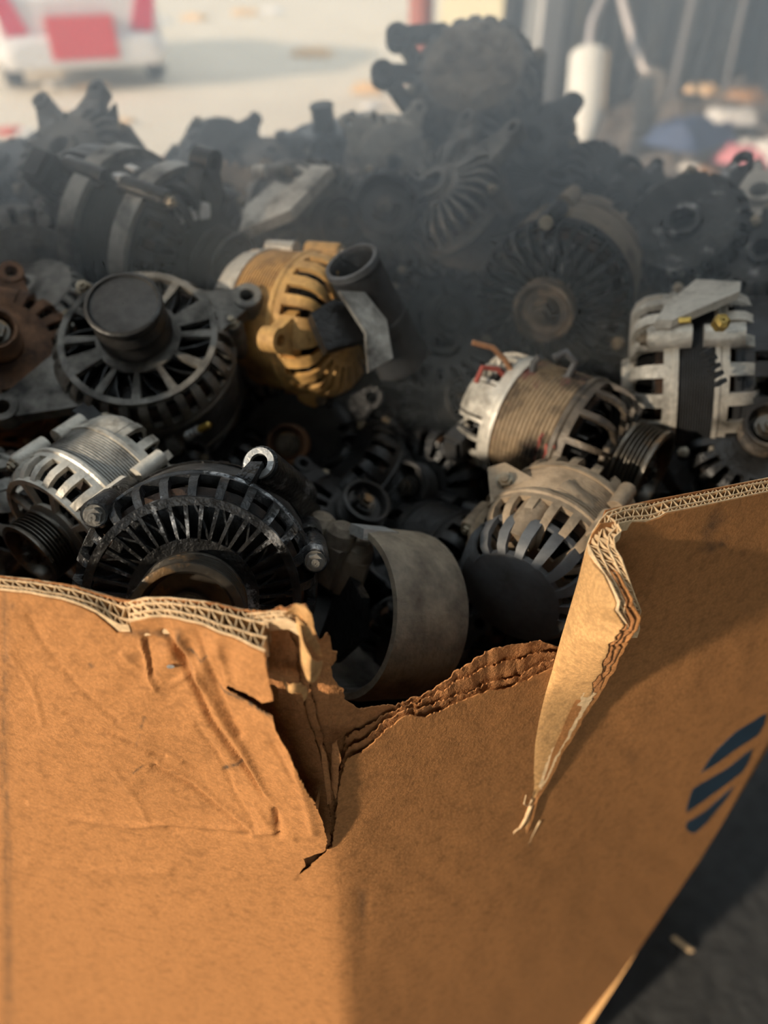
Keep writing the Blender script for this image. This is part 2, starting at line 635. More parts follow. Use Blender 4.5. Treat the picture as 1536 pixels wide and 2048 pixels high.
DW = 4.4
sl = empty('hanging_sleeve', P(1165, 290, DW))
T0 = Matrix.Translation(-sl.location)
up = P(1178, 114, DW) - P(1165, 292, DW)
axz = Vector((0, 0, 1))
rot = (up.normalized()).to_track_quat('Z', 'Y').to_matrix().to_4x4()
ln = up.length
k = DW / FPX
m = MB().lathe([(.001, 0), (12 * k, 1 * k), (24 * k, 18 * k), (34 * k, 50 * k), (38 * k, 74 * k), (38 * k, ln - 1 * k), (37 * k, ln), (.001, ln)], 32, closed=False, M=rot)
m.build('sleeve', 'white_plastic', sl, 40)
m = MB().lathe([(39 * k, 60 * k), (41 * k, 60 * k), (41 * k, ln - 2 * k), (39 * k, ln - 2 * k)], 16, R_(140), R_(260), M=rot)
m.build('cream_backing', 'cream_plastic', sl, 40)
m = MB().tube([p - sl.location for p in rod_pts([(1178, 112), (1181, 70), (1186, 40), (1200, 10), (1216, -30), (1222, -90)], DW)] + [Vector((P(1222, -90, DW).x, P(1222, -90, DW).y, 3.4)) - sl.location], 8.5 * k, 10)
m.build('bent_rod', 'pale_rod', sl, 40)
tag(sl, 'white plastic sleeve with tapered tip hanging from a bent pale rod', 'sleeve')

DG = 4.7
gp = empty('hanging_paddle', P(1262, 330, DG))
k = DG / FPX
base = P(1262, 350, DG)
up = P(1312, 140, DG) - base
rot = Matrix.Translation(base - gp.location) @ up.normalized().to_track_quat('Z', 'Y').to_matrix().to_4x4()
ln = up.length
pr = [(.001, -20 * k), (10 * k, 0), (16 * k, ln * .25), (24 * k, ln * .55), (33 * k, ln * .78), (30 * k, ln * .92), (14 * k, ln), (.001, ln)]
MB().lathe(pr, 28, closed=False, M=rot @ Matrix.Diagonal((1, .55, 1, 1))).build('paddle', 'grey_felt', gp, 60)
MB().tube([p - gp.location for p in rod_pts([(1300, 150), (1285, 135), (1270, 90), (1255, 40), (1245, 0), (1232, -70)], DG)] + [Vector((P(1232, -70, DG).x, P(1232, -70, DG).y, 3.4)) - gp.location], 9 * k, 10).build('bent_rod', 'pale_rod', gp, 40)
tag(gp, 'dull grey paddle hanging from a bent rod right of the white sleeve', 'paddle')

# ================================================================== the cardboard box
TH = .0102                                  # triple wall board
box = empty('cardboard_box', (0.02, .62, 0))
BI = Matrix.Translation(-box.location)
tag(box, 'large torn corrugated cardboard bin with a ragged front corner full of alternators', 'box')


def plane3(a, b, c):
    n = (b - a).cross(c - a).normalized()
    if n.dot(CAM - a) < 0:
        n = -n
    return n, n.dot(a)


_a = P(0, 1186, .385)
_b = P(545, 1256, (_a.z - HC) / ray(545, 1256).z)
_t = (_b - _a).normalized()
_hn = _t.cross(Vector((0, 0, 1))).normalized()
if _hn.dot(CAM - _a) < 0:
    _hn = -_hn
tilt = R_(-1.0)
NL = (_hn * math.cos(tilt) - Vector((0, 0, 1)) * math.sin(tilt)).normalized()
CL = NL.dot(_a)


def hitp(n, c, px, py):
    r = ray(px, py)
    return (c - n.dot(CAM)) / n.dot(r)


NR, CR = plane3(P(650, 1450, hitp(NL, CL, 650, 1450)), P(690, 2048, hitp(NL, CL, 690, 2048)), P(1536, 985, .47))


def FD(px, py, off=0.):
    """axis depth of the front walls (two planes, rounded corner), moved in by off"""
    tl, tr = hitp(NL, CL - off, px, py), hitp(NR, CR - off, px, py)
    return (tl + tr + math.sqrt((tl - tr) ** 2 + .012 ** 2)) / 2 - .0012


def FP(px, py, off=0.):
    return P(px, py, FD(px, py, off))


def FN(px, py):
    tl, tr = hitp(NL, CL, px, py), hitp(NR, CR, px, py)
    w = max(0., min(1., .5 + (tr - tl) / .024))
    return (NL * (1 - w) + NR * w).normalized()


def base_py(px):
    lo, hi = 1500., 2700.
    for _ in range(40):
        mid = (lo + hi) / 2
        if FP(px, mid).z > 0.004:
            lo = mid
        else:
            hi = mid
    return lo


def resample(poly, step, closed=False):
    pts = [Vector((p[0], p[1])) for p in poly]
    if closed:
        pts.append(pts[0])
    out = [pts[0]]
    for a, b in zip(pts, pts[1:]):
        n = max(1, int((b - a).length / step))
        out += [a.lerp(b, i / n) for i in range(1, n + 1)]
    if closed:
        out.pop()
    return out


def fray(poly, amp, step=5, seed=0):
    rnd = random.Random(seed)
    pts = resample(poly, step)
    out = []
    for i, p in enumerate(pts):
        t = pts[min(i + 1, len(pts) - 1)] - pts[max(i - 1, 0)]
        n = Vector((-t.y, t.x)).normalized() if t.length > 0 else Vector((0, 1))
        k = 0 if i in (0, len(pts) - 1) else 1
        a = amp * (noise.noise(Vector((p.x * .05, p.y * .05, seed))) * 1.3 + rnd.uniform(-.6, .6))
        out.append(p + n * a * k)
    return out


def inside(pts, poly):
    x, y = pts[:, 0], pts[:, 1]
    c = np.zeros(len(pts), bool)
    q = poly
    j = len(q) - 1
    for i in range(len(q)):
        xi, yi, xj, yj = q[i][0], q[i][1], q[j][0], q[j][1]
        if yi != yj:
            c ^= ((yi > y) != (yj > y)) & (x < (xj - xi) * (y - yi) / (yj - yi) + xi)
        j = i
    return c


def seg_dist(pts, poly, closed=False):
    d = np.full(len(pts), 1e9)
    L = list(poly) + ([poly[0]] if closed else [])
    for a, b in zip(L, L[1:]):
        a, b = np.array([a[0], a[1]], float), np.array([b[0], b[1]], float)
        ab = b - a
        l2 = max(ab @ ab, 1e-9)
        t = np.clip(((pts - a) @ ab) / l2, 0, 1)
        d = np.minimum(d, np.hypot(*(pts - (a + t[:, None] * ab)).T))
    return d


def mesh2d(poly, spacing):
    """triangulate a pixel polygon with interior points; spacing may be a function list [(region fn, step)]"""
    P2 = np.array([(p[0], p[1]) for p in poly])
    pts = []
    for (x0, y0, x1, y1, st) in spacing:
        gx, gy = np.meshgrid(np.arange(x0, x1, st), np.arange(y0, y1, st))
        g = np.stack([gx.ravel(), gy.ravel()], 1).astype(float)
        g += np.random.RandomState(3).uniform(-.08, .08, g.shape) * st
        g = g[inside(g, P2)]
        if len(g):
            near = P2[(P2[:, 0] > x0 - 60) & (P2[:, 0] < x1 + 60)]
            g = g[seg_dist(g, P2, True) > st * .45]
        pts.append(g)
    g = np.concatenate(pts) if pts else np.zeros((0, 2))
    co = [Vector(p) for p in P2] + [Vector(p) for p in g]
    r = geometry.delaunay_2d_cdt(co, [], [list(range(len(P2)))], 1, 1e-4)
    return r[0], r[2]


def sheet(name, poly, off, spacing, mat, parent, relief=None, thick=.0007, stain_crease=None, point=None, angle=40):
    if not isinstance(spacing, list):
        xs, ys = [p[0] for p in poly], [p[1] for p in poly]
        spacing = [(min(xs), min(ys), max(xs), max(ys), spacing)]
    vs, fs = mesh2d(poly, spacing)
    arr = np.array([(v.x, v.y) for v in vs])
    rel = relief(arr) if relief else np.zeros(len(arr))
    st = stain_crease(arr) if stain_crease else None
    top, bot = [], []
    for (x, y), h in zip(arr, rel):
        if point:
            p, n = point(x, y)
        else:
            p, n = FP(x, y, off), FN(x, y)
        p = p + n * h
        top.append(p)
        bot.append(p - n * thick)
    n0 = len(top)
    faces = []
    ec = {}
    for f in fs:
        f = tuple(f)
        faces.append(f)
        for a, b in zip(f, f[1:] + f[:1]):
            ec[(a, b)] = 1
    faces += [tuple(i + n0 for i in reversed(f)) for f in fs]
    for (a, b) in ec:
        if (b, a) not in ec:
            faces.append((b, a, a + n0, b + n0))
    m = MB()
    m.add(top + bot, faces, BI)
    o = m.build(name, mat, parent, angle)
    if st is not None:
        at = o.data.attributes.new('stain_crease', 'FLOAT', 'POINT')
        if len(o.data.vertices) == 2 * n0:
            at.data.foreach_set('value', np.concatenate([st, st]).astype(np.float32))
    return o


# ---- outlines read off the photograph
L_RIM = [(-420, 1158), (0, 1183), (60, 1189), (120, 1200), (160, 1212), (190, 1224), (214, 1243), (236, 1262), (268, 1262)]
L_RIM2 = [(262, 1242), (300, 1234), (360, 1234), (420, 1242), (480, 1250), (548, 1258)]
L_TEAR = [(548, 1258), (553, 1300), (560, 1330), (564, 1352), (540, 1362), (500, 1352), (468, 1345), (462, 1352), (500, 1366), (540, 1378), (563, 1382), (568, 1405), (590, 1440), (606, 1480),
          (622, 1530), (640, 1580), (648, 1620), (655, 1665), (650, 1684), (632, 1692), (612, 1706), (614, 1722), (603, 1734), (599, 1744)]
R_TOP = [(606, 1741), (640, 1712), (664, 1690), (672, 1620), (680, 1560), (692, 1518), (716, 1508), (742, 1488), (776, 1455), (812, 1430), (850, 1432), (884, 1420), (930, 1398),
         (975, 1380), (1010, 1376), (1050, 1360), (1085, 1345), (1106, 1335)]
HINGE = [(1200, 1041), (1184, 1068), (1170, 1105), (1156, 1160), (1140, 1215), (1122, 1275), (1106, 1335), (1090, 1390), (1078, 1440), (1068, 1500), (1064, 1555), (1062, 1600), (1052, 1640), (1042, 1668), (1036, 1690)]
R_RIM = [(1200, 1046), (1225, 1044), (1260, 1042), (1290, 1043), (1318, 1034), (1330, 1026), (1400, 1012), (1536, 985), (1700, 952), (1905, 912)]
R_SIDE = [(1905, 912), (1750, 1140), (1640, 1310), (1536, 1480), (1440, 1655), (1376, 1752), (1300, 1862), (1230, 1960), (1160, 2048), (1085, 2135)]
bpy_end = base_py(1060)
bottom = [(x, base_py(x)) for x in (1030, 900, 700, 500, 200, -100, -420)]
outer = ([Vector(p) for p in resample(L_RIM, 12)] + [Vector(p) for p in resample(L_RIM2, 8)][0:] + fray(L_TEAR, 1.6, 4, 2)[1:] + fray(R_TOP, 2.2, 4, 5)
         + [Vector(p) for p in HINGE[6:0:-1]] + resample(R_RIM, 14) + resample(R_SIDE, 20)[1:] + [Vector(p) for p in bottom])

CREASES = [  # polyline, width px, depth m  (negative: valley)
    ([(330, 1262), (372, 1318), (402, 1370), (432, 1430), (482, 1505), (525, 1565), (556, 1610), (562, 1655)], 7, -.0026),
    ([(360, 1262), (405, 1340), (450, 1410), (490, 1470), (530, 1560), (548, 1600)], 8, .0022),
    ([(405, 1255), (425, 1310), (455, 1380), (490, 1440)], 8, -.0018),
    ([(440, 1255), (465, 1330)], 9, .0015),
    ([(140, 1422), (230, 1455), (285, 1488), (330, 1508)], 4, -.0010),
    ([(140, 1428), (200, 1450), (250, 1472), (300, 1500)], 5, .0008),
    ([(312, 1528), (380, 1570), (430, 1610), (500, 1657)], 4, -.0016),
    ([(318, 1522), (390, 1566), (440, 1606), (505, 1650)], 5, .0010),
    ([(60, 1604), (150, 1630), (220, 1640), (262, 1646), (330, 1641), (400, 1652), (500, 1656), (560, 1650)], 5, .0013),
    ([(340, 1650), (430, 1658), (500, 1660)], 5, -.0012),
    ([(58, 1232), (84, 1275), (110, 1308), (160, 1362), (240, 1430)], 4, -.0007),
    ([(283, 1275), (296, 1305), (303, 1340), (316, 1366)], 4, .0014),
    ([(290, 1270), (303, 1305), (310, 1340)], 4, -.0010),
    ([(372, 1525), (410, 1545), (435, 1552)], 4, -.0008),
    ([(0, 1382), (42, 1404)], 4, -.0009),
    ([(560, 1450), (590, 1500), (606, 1528)], 5, -.0008),
    ([(270, 1250), (300, 1275), (350, 1290), (390, 1320)], 10, -.0012),
    ([(722, 1780), (726, 1880), (731, 2060)], 3, -.0006),
    ([(250, 1300), (300, 1345), (345, 1362), (380, 1340)], 6, .0007),
    ([(20, 1300), (70, 1370), (90, 1440)], 6, .0006),
    ([(180, 1500), (230, 1530), (280, 1600), (300, 1640)], 6, .0006),
    ([(400, 1440), (440, 1500), (470, 1580), (510, 1640)], 6, -.0008),
    ([(510, 1600), (540, 1640), (590, 1660)], 6, .0008),
    ([(575, 1400), (600, 1470), (620, 1560), (632, 1640)], 9, .0016),
    ([(60, 1720), (200, 1740), (340, 1735)], 10, .0008),
]


def relief_outer(a):
    h = np.zeros(len(a))
    # the left panel is sprung outwards beside the tear
    d = seg_dist(a, L_TEAR[0:1] + L_TEAR[2:4] + L_TEAR[10:20])
    left = (a[:, 0] < 690) & (a[:, 1] < 1760)
    fade = np.clip((1765 - a[:, 1]) / 260, 0, 1)
    onL = inside(a, [(-500, 1000), (560, 1200), (575, 1380), (660, 1640), (660, 1690), (600, 1742), (560, 1800), (-500, 1800)])
    h += np.where(left & onL, .016 * np.clip(1 - d / 230, 0, 1) ** 1.5 * fade, 0)
    rimf = np.clip((np.minimum(seg_dist(a, L_RIM), seg_dist(a, L_RIM2)) - 6) / 30, 0, 1)
    for pl, w, amp in CREASES:
        dd = seg_dist(a, pl)
        h += rimf * 1.25 * amp * np.exp(-(dd / max(w, 5.5)) ** 2)
    # crumpled strip below the second rim piece
    box_m = np.clip(1 - np.abs(a[:, 0] - 400) / 150, 0, 1) * np.clip(1 - np.abs(a[:, 1] - 1300) / 90, 0, 1)
    h += box_m * .0016 * np.sin(a[:, 0] * .075 + a[:, 1] * .03)
    # broad dents
    for (cx, cy, rx, ry, am) in ((250, 1420, 260, 170, .004), (420, 1560, 120, 90, -.003), (300, 1800, 300, 200, .004), (1000, 1800, 260, 260, .006), (1380, 1250, 180, 200, .004), (120, 1900, 200, 200, -.003)):
        h += am * np.exp(-((a[:, 0] - cx) / rx) ** 2 - ((a[:, 1] - cy) / ry) ** 2)
    h += np.array([noise.noise(Vector((x * .02, y * .02, 0))) for x, y in a]) * .0006
    return h


SCUFFS_AND_CREASES = [([(450, 1534), (462, 1525), (488, 1514)], 4, .8), ([(287, 1445), (292, 1430), (294, 1425)], 3, .7), ([(275, 1485), (284, 1460)], 2, .4),  # scuffs and dirt, plus dark lines along creases and the rip
          ([(268, 1540), (288, 1525)], 2, .5), ([(8, 1150), (14, 1300), (10, 1500), (16, 1700), (12, 1900), (20, 2060)], 9, .35),
          ([(1470, 1010), (1425, 1042), (1408, 1075)], 12, .6), ([(1410, 1060), (1404, 1095), (1450, 1078)], 7, .6),
          ([(255, 1262), (300, 1262), (345, 1275)], 7, .45), ([(360, 1255), (385, 1320), (410, 1370)], 6, .35), ([(450, 1358), (500, 1366), (560, 1384)], 4, .7),
          ([(380, 1285), (410, 1306), (422, 1296)], 2, .8), ([(184, 1322), (188, 1326)], 4, .6), ([(20, 1212), (26, 1210)], 6, .4),
          ([(985, 1590), (990, 1592)], 5, .4), ([(1255, 1508), (1262, 1512)], 8, .3), ([(722, 1780), (726, 1880), (731, 2060)], 2.5, .5), ([(720, 1650), (760, 1560)], 3, .0)]


def stain_crease_outer(a):
    s = np.zeros(len(a))
    for pl, w, am in SCUFFS_AND_CREASES:
        s = np.maximum(s, am * np.exp(-(seg_dist(a, pl) / w) ** 2))
    n = np.array([noise.noise(Vector((x * .15, y * .05, 5))) for x, y in a])
    return np.clip(s * (1 + 1.2 * n), 0, .9)


front = sheet('front_panel', outer, 0, [(-420, 1150, 0, 2600, 26), (0, 1150, 680, 1770, 3.6), (0, 1770, 680, 2600, 15), (680, 1040, 1100, 2600, 14), (1100, 1040, 1536, 1500, 11), (1100, 1500, 1536, 2600, 15), (1536, 900, 1920, 2200, 30)],
              'kraft_liner', box, relief_outer, .0008, stain_crease_outer)

# inner liner of both front walls
INN_TOP = [(-420, 1130), (0, 1154), (60, 1160), (150, 1174), (220, 1194), (262, 1204), (330, 1198), (420, 1206), (490, 1222)]
INN_TEAR = [(490, 1222), (540, 1222), (575, 1212), (612, 1212), (622, 1226), (624, 1262), (634, 1270), (640, 1282), (655, 1268), (661, 1276), (663, 1302), (674, 1306), (673, 1326), (662, 1332), (664, 1352), (676, 1372), (688, 1378), (690, 1402), (706, 1408),
            (716, 1418), (745, 1416), (790, 1410), (830, 1396), (864, 1382), (900, 1352), (945, 1322), (960, 1312), (988, 1297), (1030, 1290), (1082, 1283), (1094, 1290), (1112, 1292), (1150, 1300)]
inner = (resample(INN_TOP, 14) + fray(INN_TEAR, 1.8, 4, 9)[1:] + [Vector(p) for p in ((1170, 1120), (1212, 1022), (1300, 1002), (1536, 957), (1900, 888), (1780, 1110), (1570, 1440), (1400, 1720), (1200, 2000), (1060, 2130), (900, 2200), (300, 2200), (-420, 2000))])


def relief_ply(a):
    return np.array([noise.fractal(Vector((x * .06, y * .015, 2)), 1., 2., 4) for x, y in a]) * .0016


il = sheet('inner_liner', inner, TH - .0008, [(-420, 1100, 540, 2300, 40), (540, 1200, 1160, 1700, 9), (540, 1700, 1920, 2300, 40), (1160, 880, 1920, 1700, 40)], 'torn_ply', box, relief_ply, .0008)

# middle plies bared by the tear
MID_L = fray([(470, 1256), (540, 1256), (562, 1250), (580, 1262), (590, 1300), (596, 1345), (604, 1390), (612, 1430), (634, 1490), (648, 1540), (655, 1590), (662, 1640), (662, 1690), (604, 1748)], 3.0, 4, 21) + [Vector((540, 1720)), Vector((520, 1500))]
sheet('torn_ply', MID_L, .0045, 8, 'torn_ply', box, relief_ply, .0007)
MID_L2 = fray([(500, 1240), (560, 1236), (596, 1244), (608, 1270), (612, 1330), (622, 1390), (640, 1450), (652, 1500), (664, 1560), (672, 1640), (666, 1700)], 3.5, 4, 23) + [Vector((560, 1720)), Vector((520, 1500))]
sheet('torn_ply', MID_L2, .0072, 8, 'torn_ply', box, relief_ply, .0007)
MID_R = fray([(668, 1680), (676, 1560), (690, 1506), (740, 1470), (776, 1440), (812, 1418), (850, 1416), (900, 1398), (950, 1380), (1000, 1362), (1040, 1350), (1080, 1330), (1112, 1318)], 3.0, 4, 25) + [Vector((1130, 1420)), Vector((900, 1560)), Vector((720, 1680))]
sheet('torn_ply', MID_R, .003, 8, 'torn_ply', box, relief_ply, .0007)
MID_R2 = fray([(672, 1650), (690, 1480), (740, 1448), (800, 1416), (842, 1405), (890, 1378), (940, 1350), (985, 1330), (1030, 1322), (1075, 1308), (1112, 1305)], 3.5, 4, 27) + [Vector((1140, 1400)), Vector((900, 1540)), Vector((720, 1660))]
sheet('torn_ply', MID_R2, .0065, 8, 'torn_ply', box, relief_ply, .0007)

# loose shreds of paper at the torn corner
SHREDS = [([(566, 1228), (590, 1212), (612, 1212), (624, 1222), (628, 1252), (632, 1262), (618, 1262), (606, 1250), (596, 1238)], .004, 'kraft_inner_liner', .002),
          ([(586, 1250), (597, 1256), (612, 1280), (630, 1310), (646, 1338), (644, 1350), (632, 1353), (616, 1344), (604, 1326), (598, 1300), (590, 1276)], -.010, 'kraft_inner_liner', .006),
          ([(556, 1364), (580, 1360), (590, 1356), (603, 1362), (611, 1380), (613, 1402), (607, 1404), (603, 1386), (594, 1374), (570, 1374)], -.007, 'kraft_inner_liner', .004),
          ([(600, 1228), (618, 1250), (634, 1290), (645, 1322), (636, 1318), (620, 1290), (608, 1262)], -.004, 'kraft_inner_liner', .004),
          ([(452, 1312), (472, 1310), (476, 1320), (474, 1334), (462, 1336), (454, 1326)], -.004, 'fluting_paper', .003),
          ([(470, 1310), (492, 1308), (490, 1313), (474, 1320)], -.003, 'fluting_paper', .002),
          ([(500, 1664), (512, 1657), (526, 1656), (514, 1668), (506, 1678)], -.0012, 'kraft_inner_liner', .001),
          ([(664, 1490), (672, 1476), (678, 1500), (674, 1560), (670, 1600), (662, 1560)], .0, 'torn_ply', .003),
          ([(640, 1480), (652, 1500), (660, 1560), (662, 1600), (654, 1600), (650, 1560)], -.001, 'torn_ply', .003)]
for i, (pl, off, mt, am) in enumerate(SHREDS):
    cx = sum(p[0] for p in pl) / len(pl)

    def rl(a, cx=cx, am=am, i=i):
        return am * np.sin((a[:, 0] - cx) * .09 + i) + .0008 * np.sin(a[:, 1] * .13)
    sheet('paper_shred', fray(pl + pl[:1], 1.2, 5, 60 + i)[:-1], off, 6, mt, box, rl, .0006)


# ---- corrugated edge: liners and flutes standing on a cut edge
def corr_edge(name, A, B, down, parent, rows=(.26, .48, .26), pitch=.0078, depth=.014, th=.00046, seed=0, crush=.0, step=.0007, jag=0.):
    """A, B: 3D polylines of the outer and inner paper; down: direction into the board"""
    rnd = random.Random(seed)

    def arc(pl):
        L = [0.]
        for a, b in zip(pl, pl[1:]):
            L.append(L[-1] + (b - a).length)
        return L

    def samp(pl, L, t):
        s = t * L[-1]
        i = 0
        lo, hi = 0, len(L) - 2
        while lo < hi:
            mid = (lo + hi + 1) // 2
            if L[mid] <= s:
                lo = mid
            else:
                hi = mid - 1
        i = lo
        d = L[i + 1] - L[i]
        return pl[i].lerp(pl[i + 1], 0 if d < 1e-9 else (s - L[i]) / d)
    LA, LB = arc(A), arc(B)
    length = (LA[-1] + LB[-1]) / 2
    n = int(length / step)
    a = [samp(A, LA, i / n) for i in range(n + 1)]
    b = [samp(B, LB, i / n) for i in range(n + 1)]
    cr = [0.]
    for r in rows:
        cr.append(cr[-1] + r)
    cr = [c / cr[-1] for c in cr]
    m = MB()

    def ribbon(fr, lift=0., dep=depth, t=th):
        c = []
        for i, f in enumerate(fr):
            q = a[i].lerp(b[i], f)
            q = q + down(i / n) * (jag * (.5 + noise.noise(Vector((i * .11, f * 3, seed)))) - lift)
            c.append(q)
        vs, fs = [], []
        for i, q in enumerate(c):
            tg = (c[min(i + 1, n)] - c[max(i - 1, 0)])
            dn = down(i / n)
            sd = tg.cross(dn)
            if sd.length < 1e-9:
                sd = Vector((1, 0, 0))
            sd = sd.normalized() * t / 2
            vs += [q - sd, q + sd, q + sd + dn * dep, q - sd + dn * dep]
        for i in range(n):
            for k in range(3):
                k0, k1 = ((0, 1), (1, 2), (3, 0))[k]
                fs.append((i * 4 + k0, i * 4 + 4 + k0, i * 4 + 4 + k1, i * 4 + k1))
        m.add(vs, fs, BI)
    wob = [[crush * noise.noise(Vector((i * .02, k * 7.1, seed))) for i in range(n + 1)] for k in range(5)]
    for k, f in enumerate(cr):
        ed = 0 if k in (0, len(cr) - 1) else 1
        ribbon([f + wob[k][i] * ed for i in range(n + 1)], .0, depth, th * 1.4)
    for k in range(len(rows)):
        ph = rnd.uniform(0, 6)
        pr = pitch * (1.0 if rows[k] > .3 else .92)
        fr = []
        for i in range(n + 1):
            w = 2 * math.pi * (i * length / n) / pr + ph + 1.5 * noise.noise(Vector((i * .01, k, seed)))
            s = math.sin(w + .75 * math.sin(w))
            s = max(-1, min(1, s * 1.45))
            f0, f1 = cr[k], cr[k + 1]
            e0 = wob[k][i] if k else 0
            e1 = wob[k + 1][i] if k < len(rows) - 1 else 0
            fr.append((f0 + e0) + (f1 + e1 - f0 - e0) * (.5 + .45 * s))
        ribbon(fr, -.0004)
    return m.build(name, 'fluting_paper', parent, 40)


DN = Vector((0, 0, -1))


def in_dir(px, py):
    n = FN(px, py)
    return -Vector((n.x, n.y, 0)).normalized()


relL = lambda x, y: float(relief_outer(np.array([[x, y]]))[0])


def rim_pts(pl, step, lift=0.):
    A, B = [], []
    for p in resample(pl, step):
        n = FN(p.x, p.y)
        a = FP(p.x, p.y) + n * (relL(p.x, p.y) - .0014) + Vector((0, 0, .0008 + lift))
        A.append(a)
        B.append(a - n * (TH - .0012))
    return A, B


def in_pts(pl, step, lift=.0008):
    return [FP(q.x, q.y, TH) + Vector((0, 0, lift)) for q in resample(pl, step)]


A, _ = rim_pts([(-420, 1157), (0, 1182), (60, 1188), (120, 1199), (160, 1210), (190, 1221), (214, 1236), (240, 1250), (258, 1252)], 10)
B = in_pts([(-420, 1130), (0, 1154), (60, 1160), (150, 1174), (220, 1194), (262, 1207)], 10)
corr_edge('corrugated_edge', A, B, lambda t: DN, box, seed=1, crush=.05)
A, _ = rim_pts([(258, 1240), (300, 1233), (360, 1233), (420, 1241), (480, 1249), (548, 1257)], 8)
B = in_pts([(256, 1206), (290, 1197), (340, 1197), (420, 1206), (490, 1222), (540, 1226)], 8)
corr_edge('corrugated_edge', A, B, lambda t: DN, box, rows=(.3, .4, .3), seed=2, crush=.10)
# short crushed bits at the end of the left rim
A = [P(500, 1248, FD(500, 1248, .003)), P(545, 1238, FD(545, 1238, .004)), P(575, 1236, FD(575, 1236, .003)), P(598, 1250, FD(598, 1250, .001))]
B = [P(490, 1228, FD(490, 1228, .008)), P(545, 1222, FD(545, 1222, .009)), P(580, 1222, FD(580, 1222, .008)), P(606, 1240, FD(606, 1240, .005))]
corr_edge('corrugated_edge', A, B, lambda t: DN, box, rows=(.5, .5), seed=3, crush=.15, depth=.008)

# ---- the flap folded outwards on the right
EDGE = [(1178, 1096, .000), (1190, 1128, .016), (1206, 1150, .030), (1222, 1186, .046), (1231, 1206, .054), (1227, 1222, .056), (1246, 1252, .064), (1238, 1262, .064), (1218, 1290, .062), (1208, 1318, .055),
        (1190, 1360, .036), (1170, 1400, .012), (1152, 1430, .008), (1132, 1470, .0065), (1108, 1510, .0055), (1096, 1545, .005), (1084, 1570, .0045), (1066, 1600, .004), (1058, 1640, .004), (1046, 1672, .003), (1038, 1692, .002)]
HP = [FP(x, y) for x, y in HINGE]


def poly_at(pl, t):
    L = [0.]
    for a, b in zip(pl, pl[1:]):
        L.append(L[-1] + (b - a).length)
    s = t * L[-1]
    for i in range(len(pl) - 1):
        if s <= L[i + 1] or i == len(pl) - 2:
            d = L[i + 1] - L[i]
            return pl[i].lerp(pl[i + 1], 0 if d == 0 else min(1, (s - L[i]) / d))


EP = []
for (x, y, pr) in EDGE:
    EP.append(P(x, y, FD(x, y) - pr * 1.15))
# top part of the rim that curls round into the flap
NS, NW = 110, 12
# match hinge and edge by image height
hin_y = [p[1] for p in HINGE]


def hinge_at_y(y):
    y = max(hin_y[0], min(hin_y[-1], y))
    for (a, b) in zip(HINGE, HINGE[1:]):
        if a[1] <= y <= b[1]:
            k = (y - a[1]) / (b[1] - a[1])
            return Vector((a[0] + (b[0] - a[0]) * k, y))
    return Vector(HINGE[-1])


def broad(x, y):
    """bulge of the right wall, as in relief_outer"""
    return .006 * math.exp(-((x - 1000) / 260) ** 2 - ((y - 1800) / 260) ** 2) + .004 * math.exp(-((x - 1380) / 180) ** 2 - ((y - 1250) / 200) ** 2)


def flap_pt(s, w):
    e2 = []
    t = s * (len(EDGE) - 1)
    i = min(int(t), len(EDGE) - 2)
    k = t - i
    ex, ey, ep = (EDGE[i][q] + (EDGE[i + 1][q] - EDGE[i][q]) * k for q in range(3))
    hy = ey - 40 * (1 - s) * min(1, ep / .03)
    h = hinge_at_y(hy if s > 0 else 1085)
    x, y = h.x + (ex - h.x) * w, h.y + (ey - h.y) * w
    pr = ep * (w ** .75) * 1.15 + broad(x, y) * 1.3 + .0012
    return P(x, y, FD(x, y) - pr)


m = MB()
ctr = []
for i in range(NS + 1):
    for j in range(NW + 1):
        ctr.append(flap_pt(i / NS, j / NW))
side = []
for i in range(NS + 1):
    p, q = ctr[i * (NW + 1)], ctr[i * (NW + 1) + NW]
    e = q - p
    if e.length < 1e-6:
        e = Vector((1, 0, 0))
    up = ctr[min(i + 1, NS) * (NW + 1) + NW] - ctr[max(i - 1, 0) * (NW + 1) + NW]
    tgt = (AX_R * .93 - AX_T * .30)
    n = tgt - up.normalized() * tgt.dot(up.normalized())
    side.append(n.normalized())
th_at = lambda s: TH * (1.0 if s < .42 else max(.22, 1 - (s - .42) * 1.5))


def flap_sheet(name, off_fr, w0, w1, mat, th, jag, seed):
    m = MB()
    top = []
    for i in range(NS + 1):
        s = i / NS
        for j in range(NW + 1):
            w = w0 + (w1 - w0) * j / NW
            jg = jag * (noise.noise(Vector((i * .35, seed, 0))) + .7 * noise.noise(Vector((i * 1.3, seed, 4)))) * (j / NW) ** 6 * (1 if s > .33 else .2)
            p = flap_pt(s, max(0., min(1.08, w + jg)))
            p = p + side[i] * (th_at(s) * off_fr)
            top.append(p)
    n0 = len(top)
    vs = top + [p + side[k // (NW + 1)] * th for k, p in enumerate(top)]
    fs = []
    for i in range(NS):
        for j in range(NW):
            a = i * (NW + 1) + j
            f = (a, a + 1, a + NW + 2, a + NW + 1)
            fs.append(f)
            fs.append(tuple(x + n0 for x in reversed(f)))
        a = i * (NW + 1) + NW
        fs.append((a, a + n0, a + NW + 1 + n0, a + NW + 1))
    m.add(vs, fs, BI)
    return m.build(name, mat, box, 50)


flap_sheet('folded_flap', 0, 0, 1.0, 'kraft_inner_liner', .0007, .10, 1)
flap_sheet('flap_ply', .30, .84, 1.0, 'torn_ply', .0006, .10, 2)
flap_sheet('flap_ply', .64, .84, 1.02, 'torn_ply', .0006, .10, 3)
flap_sheet('flap_outer_liner', .97, .55, 1.03, 'kraft_liner', .0007, .06, 4)

n_relief = lambda x, y: FN(x, y) * relL(x, y)
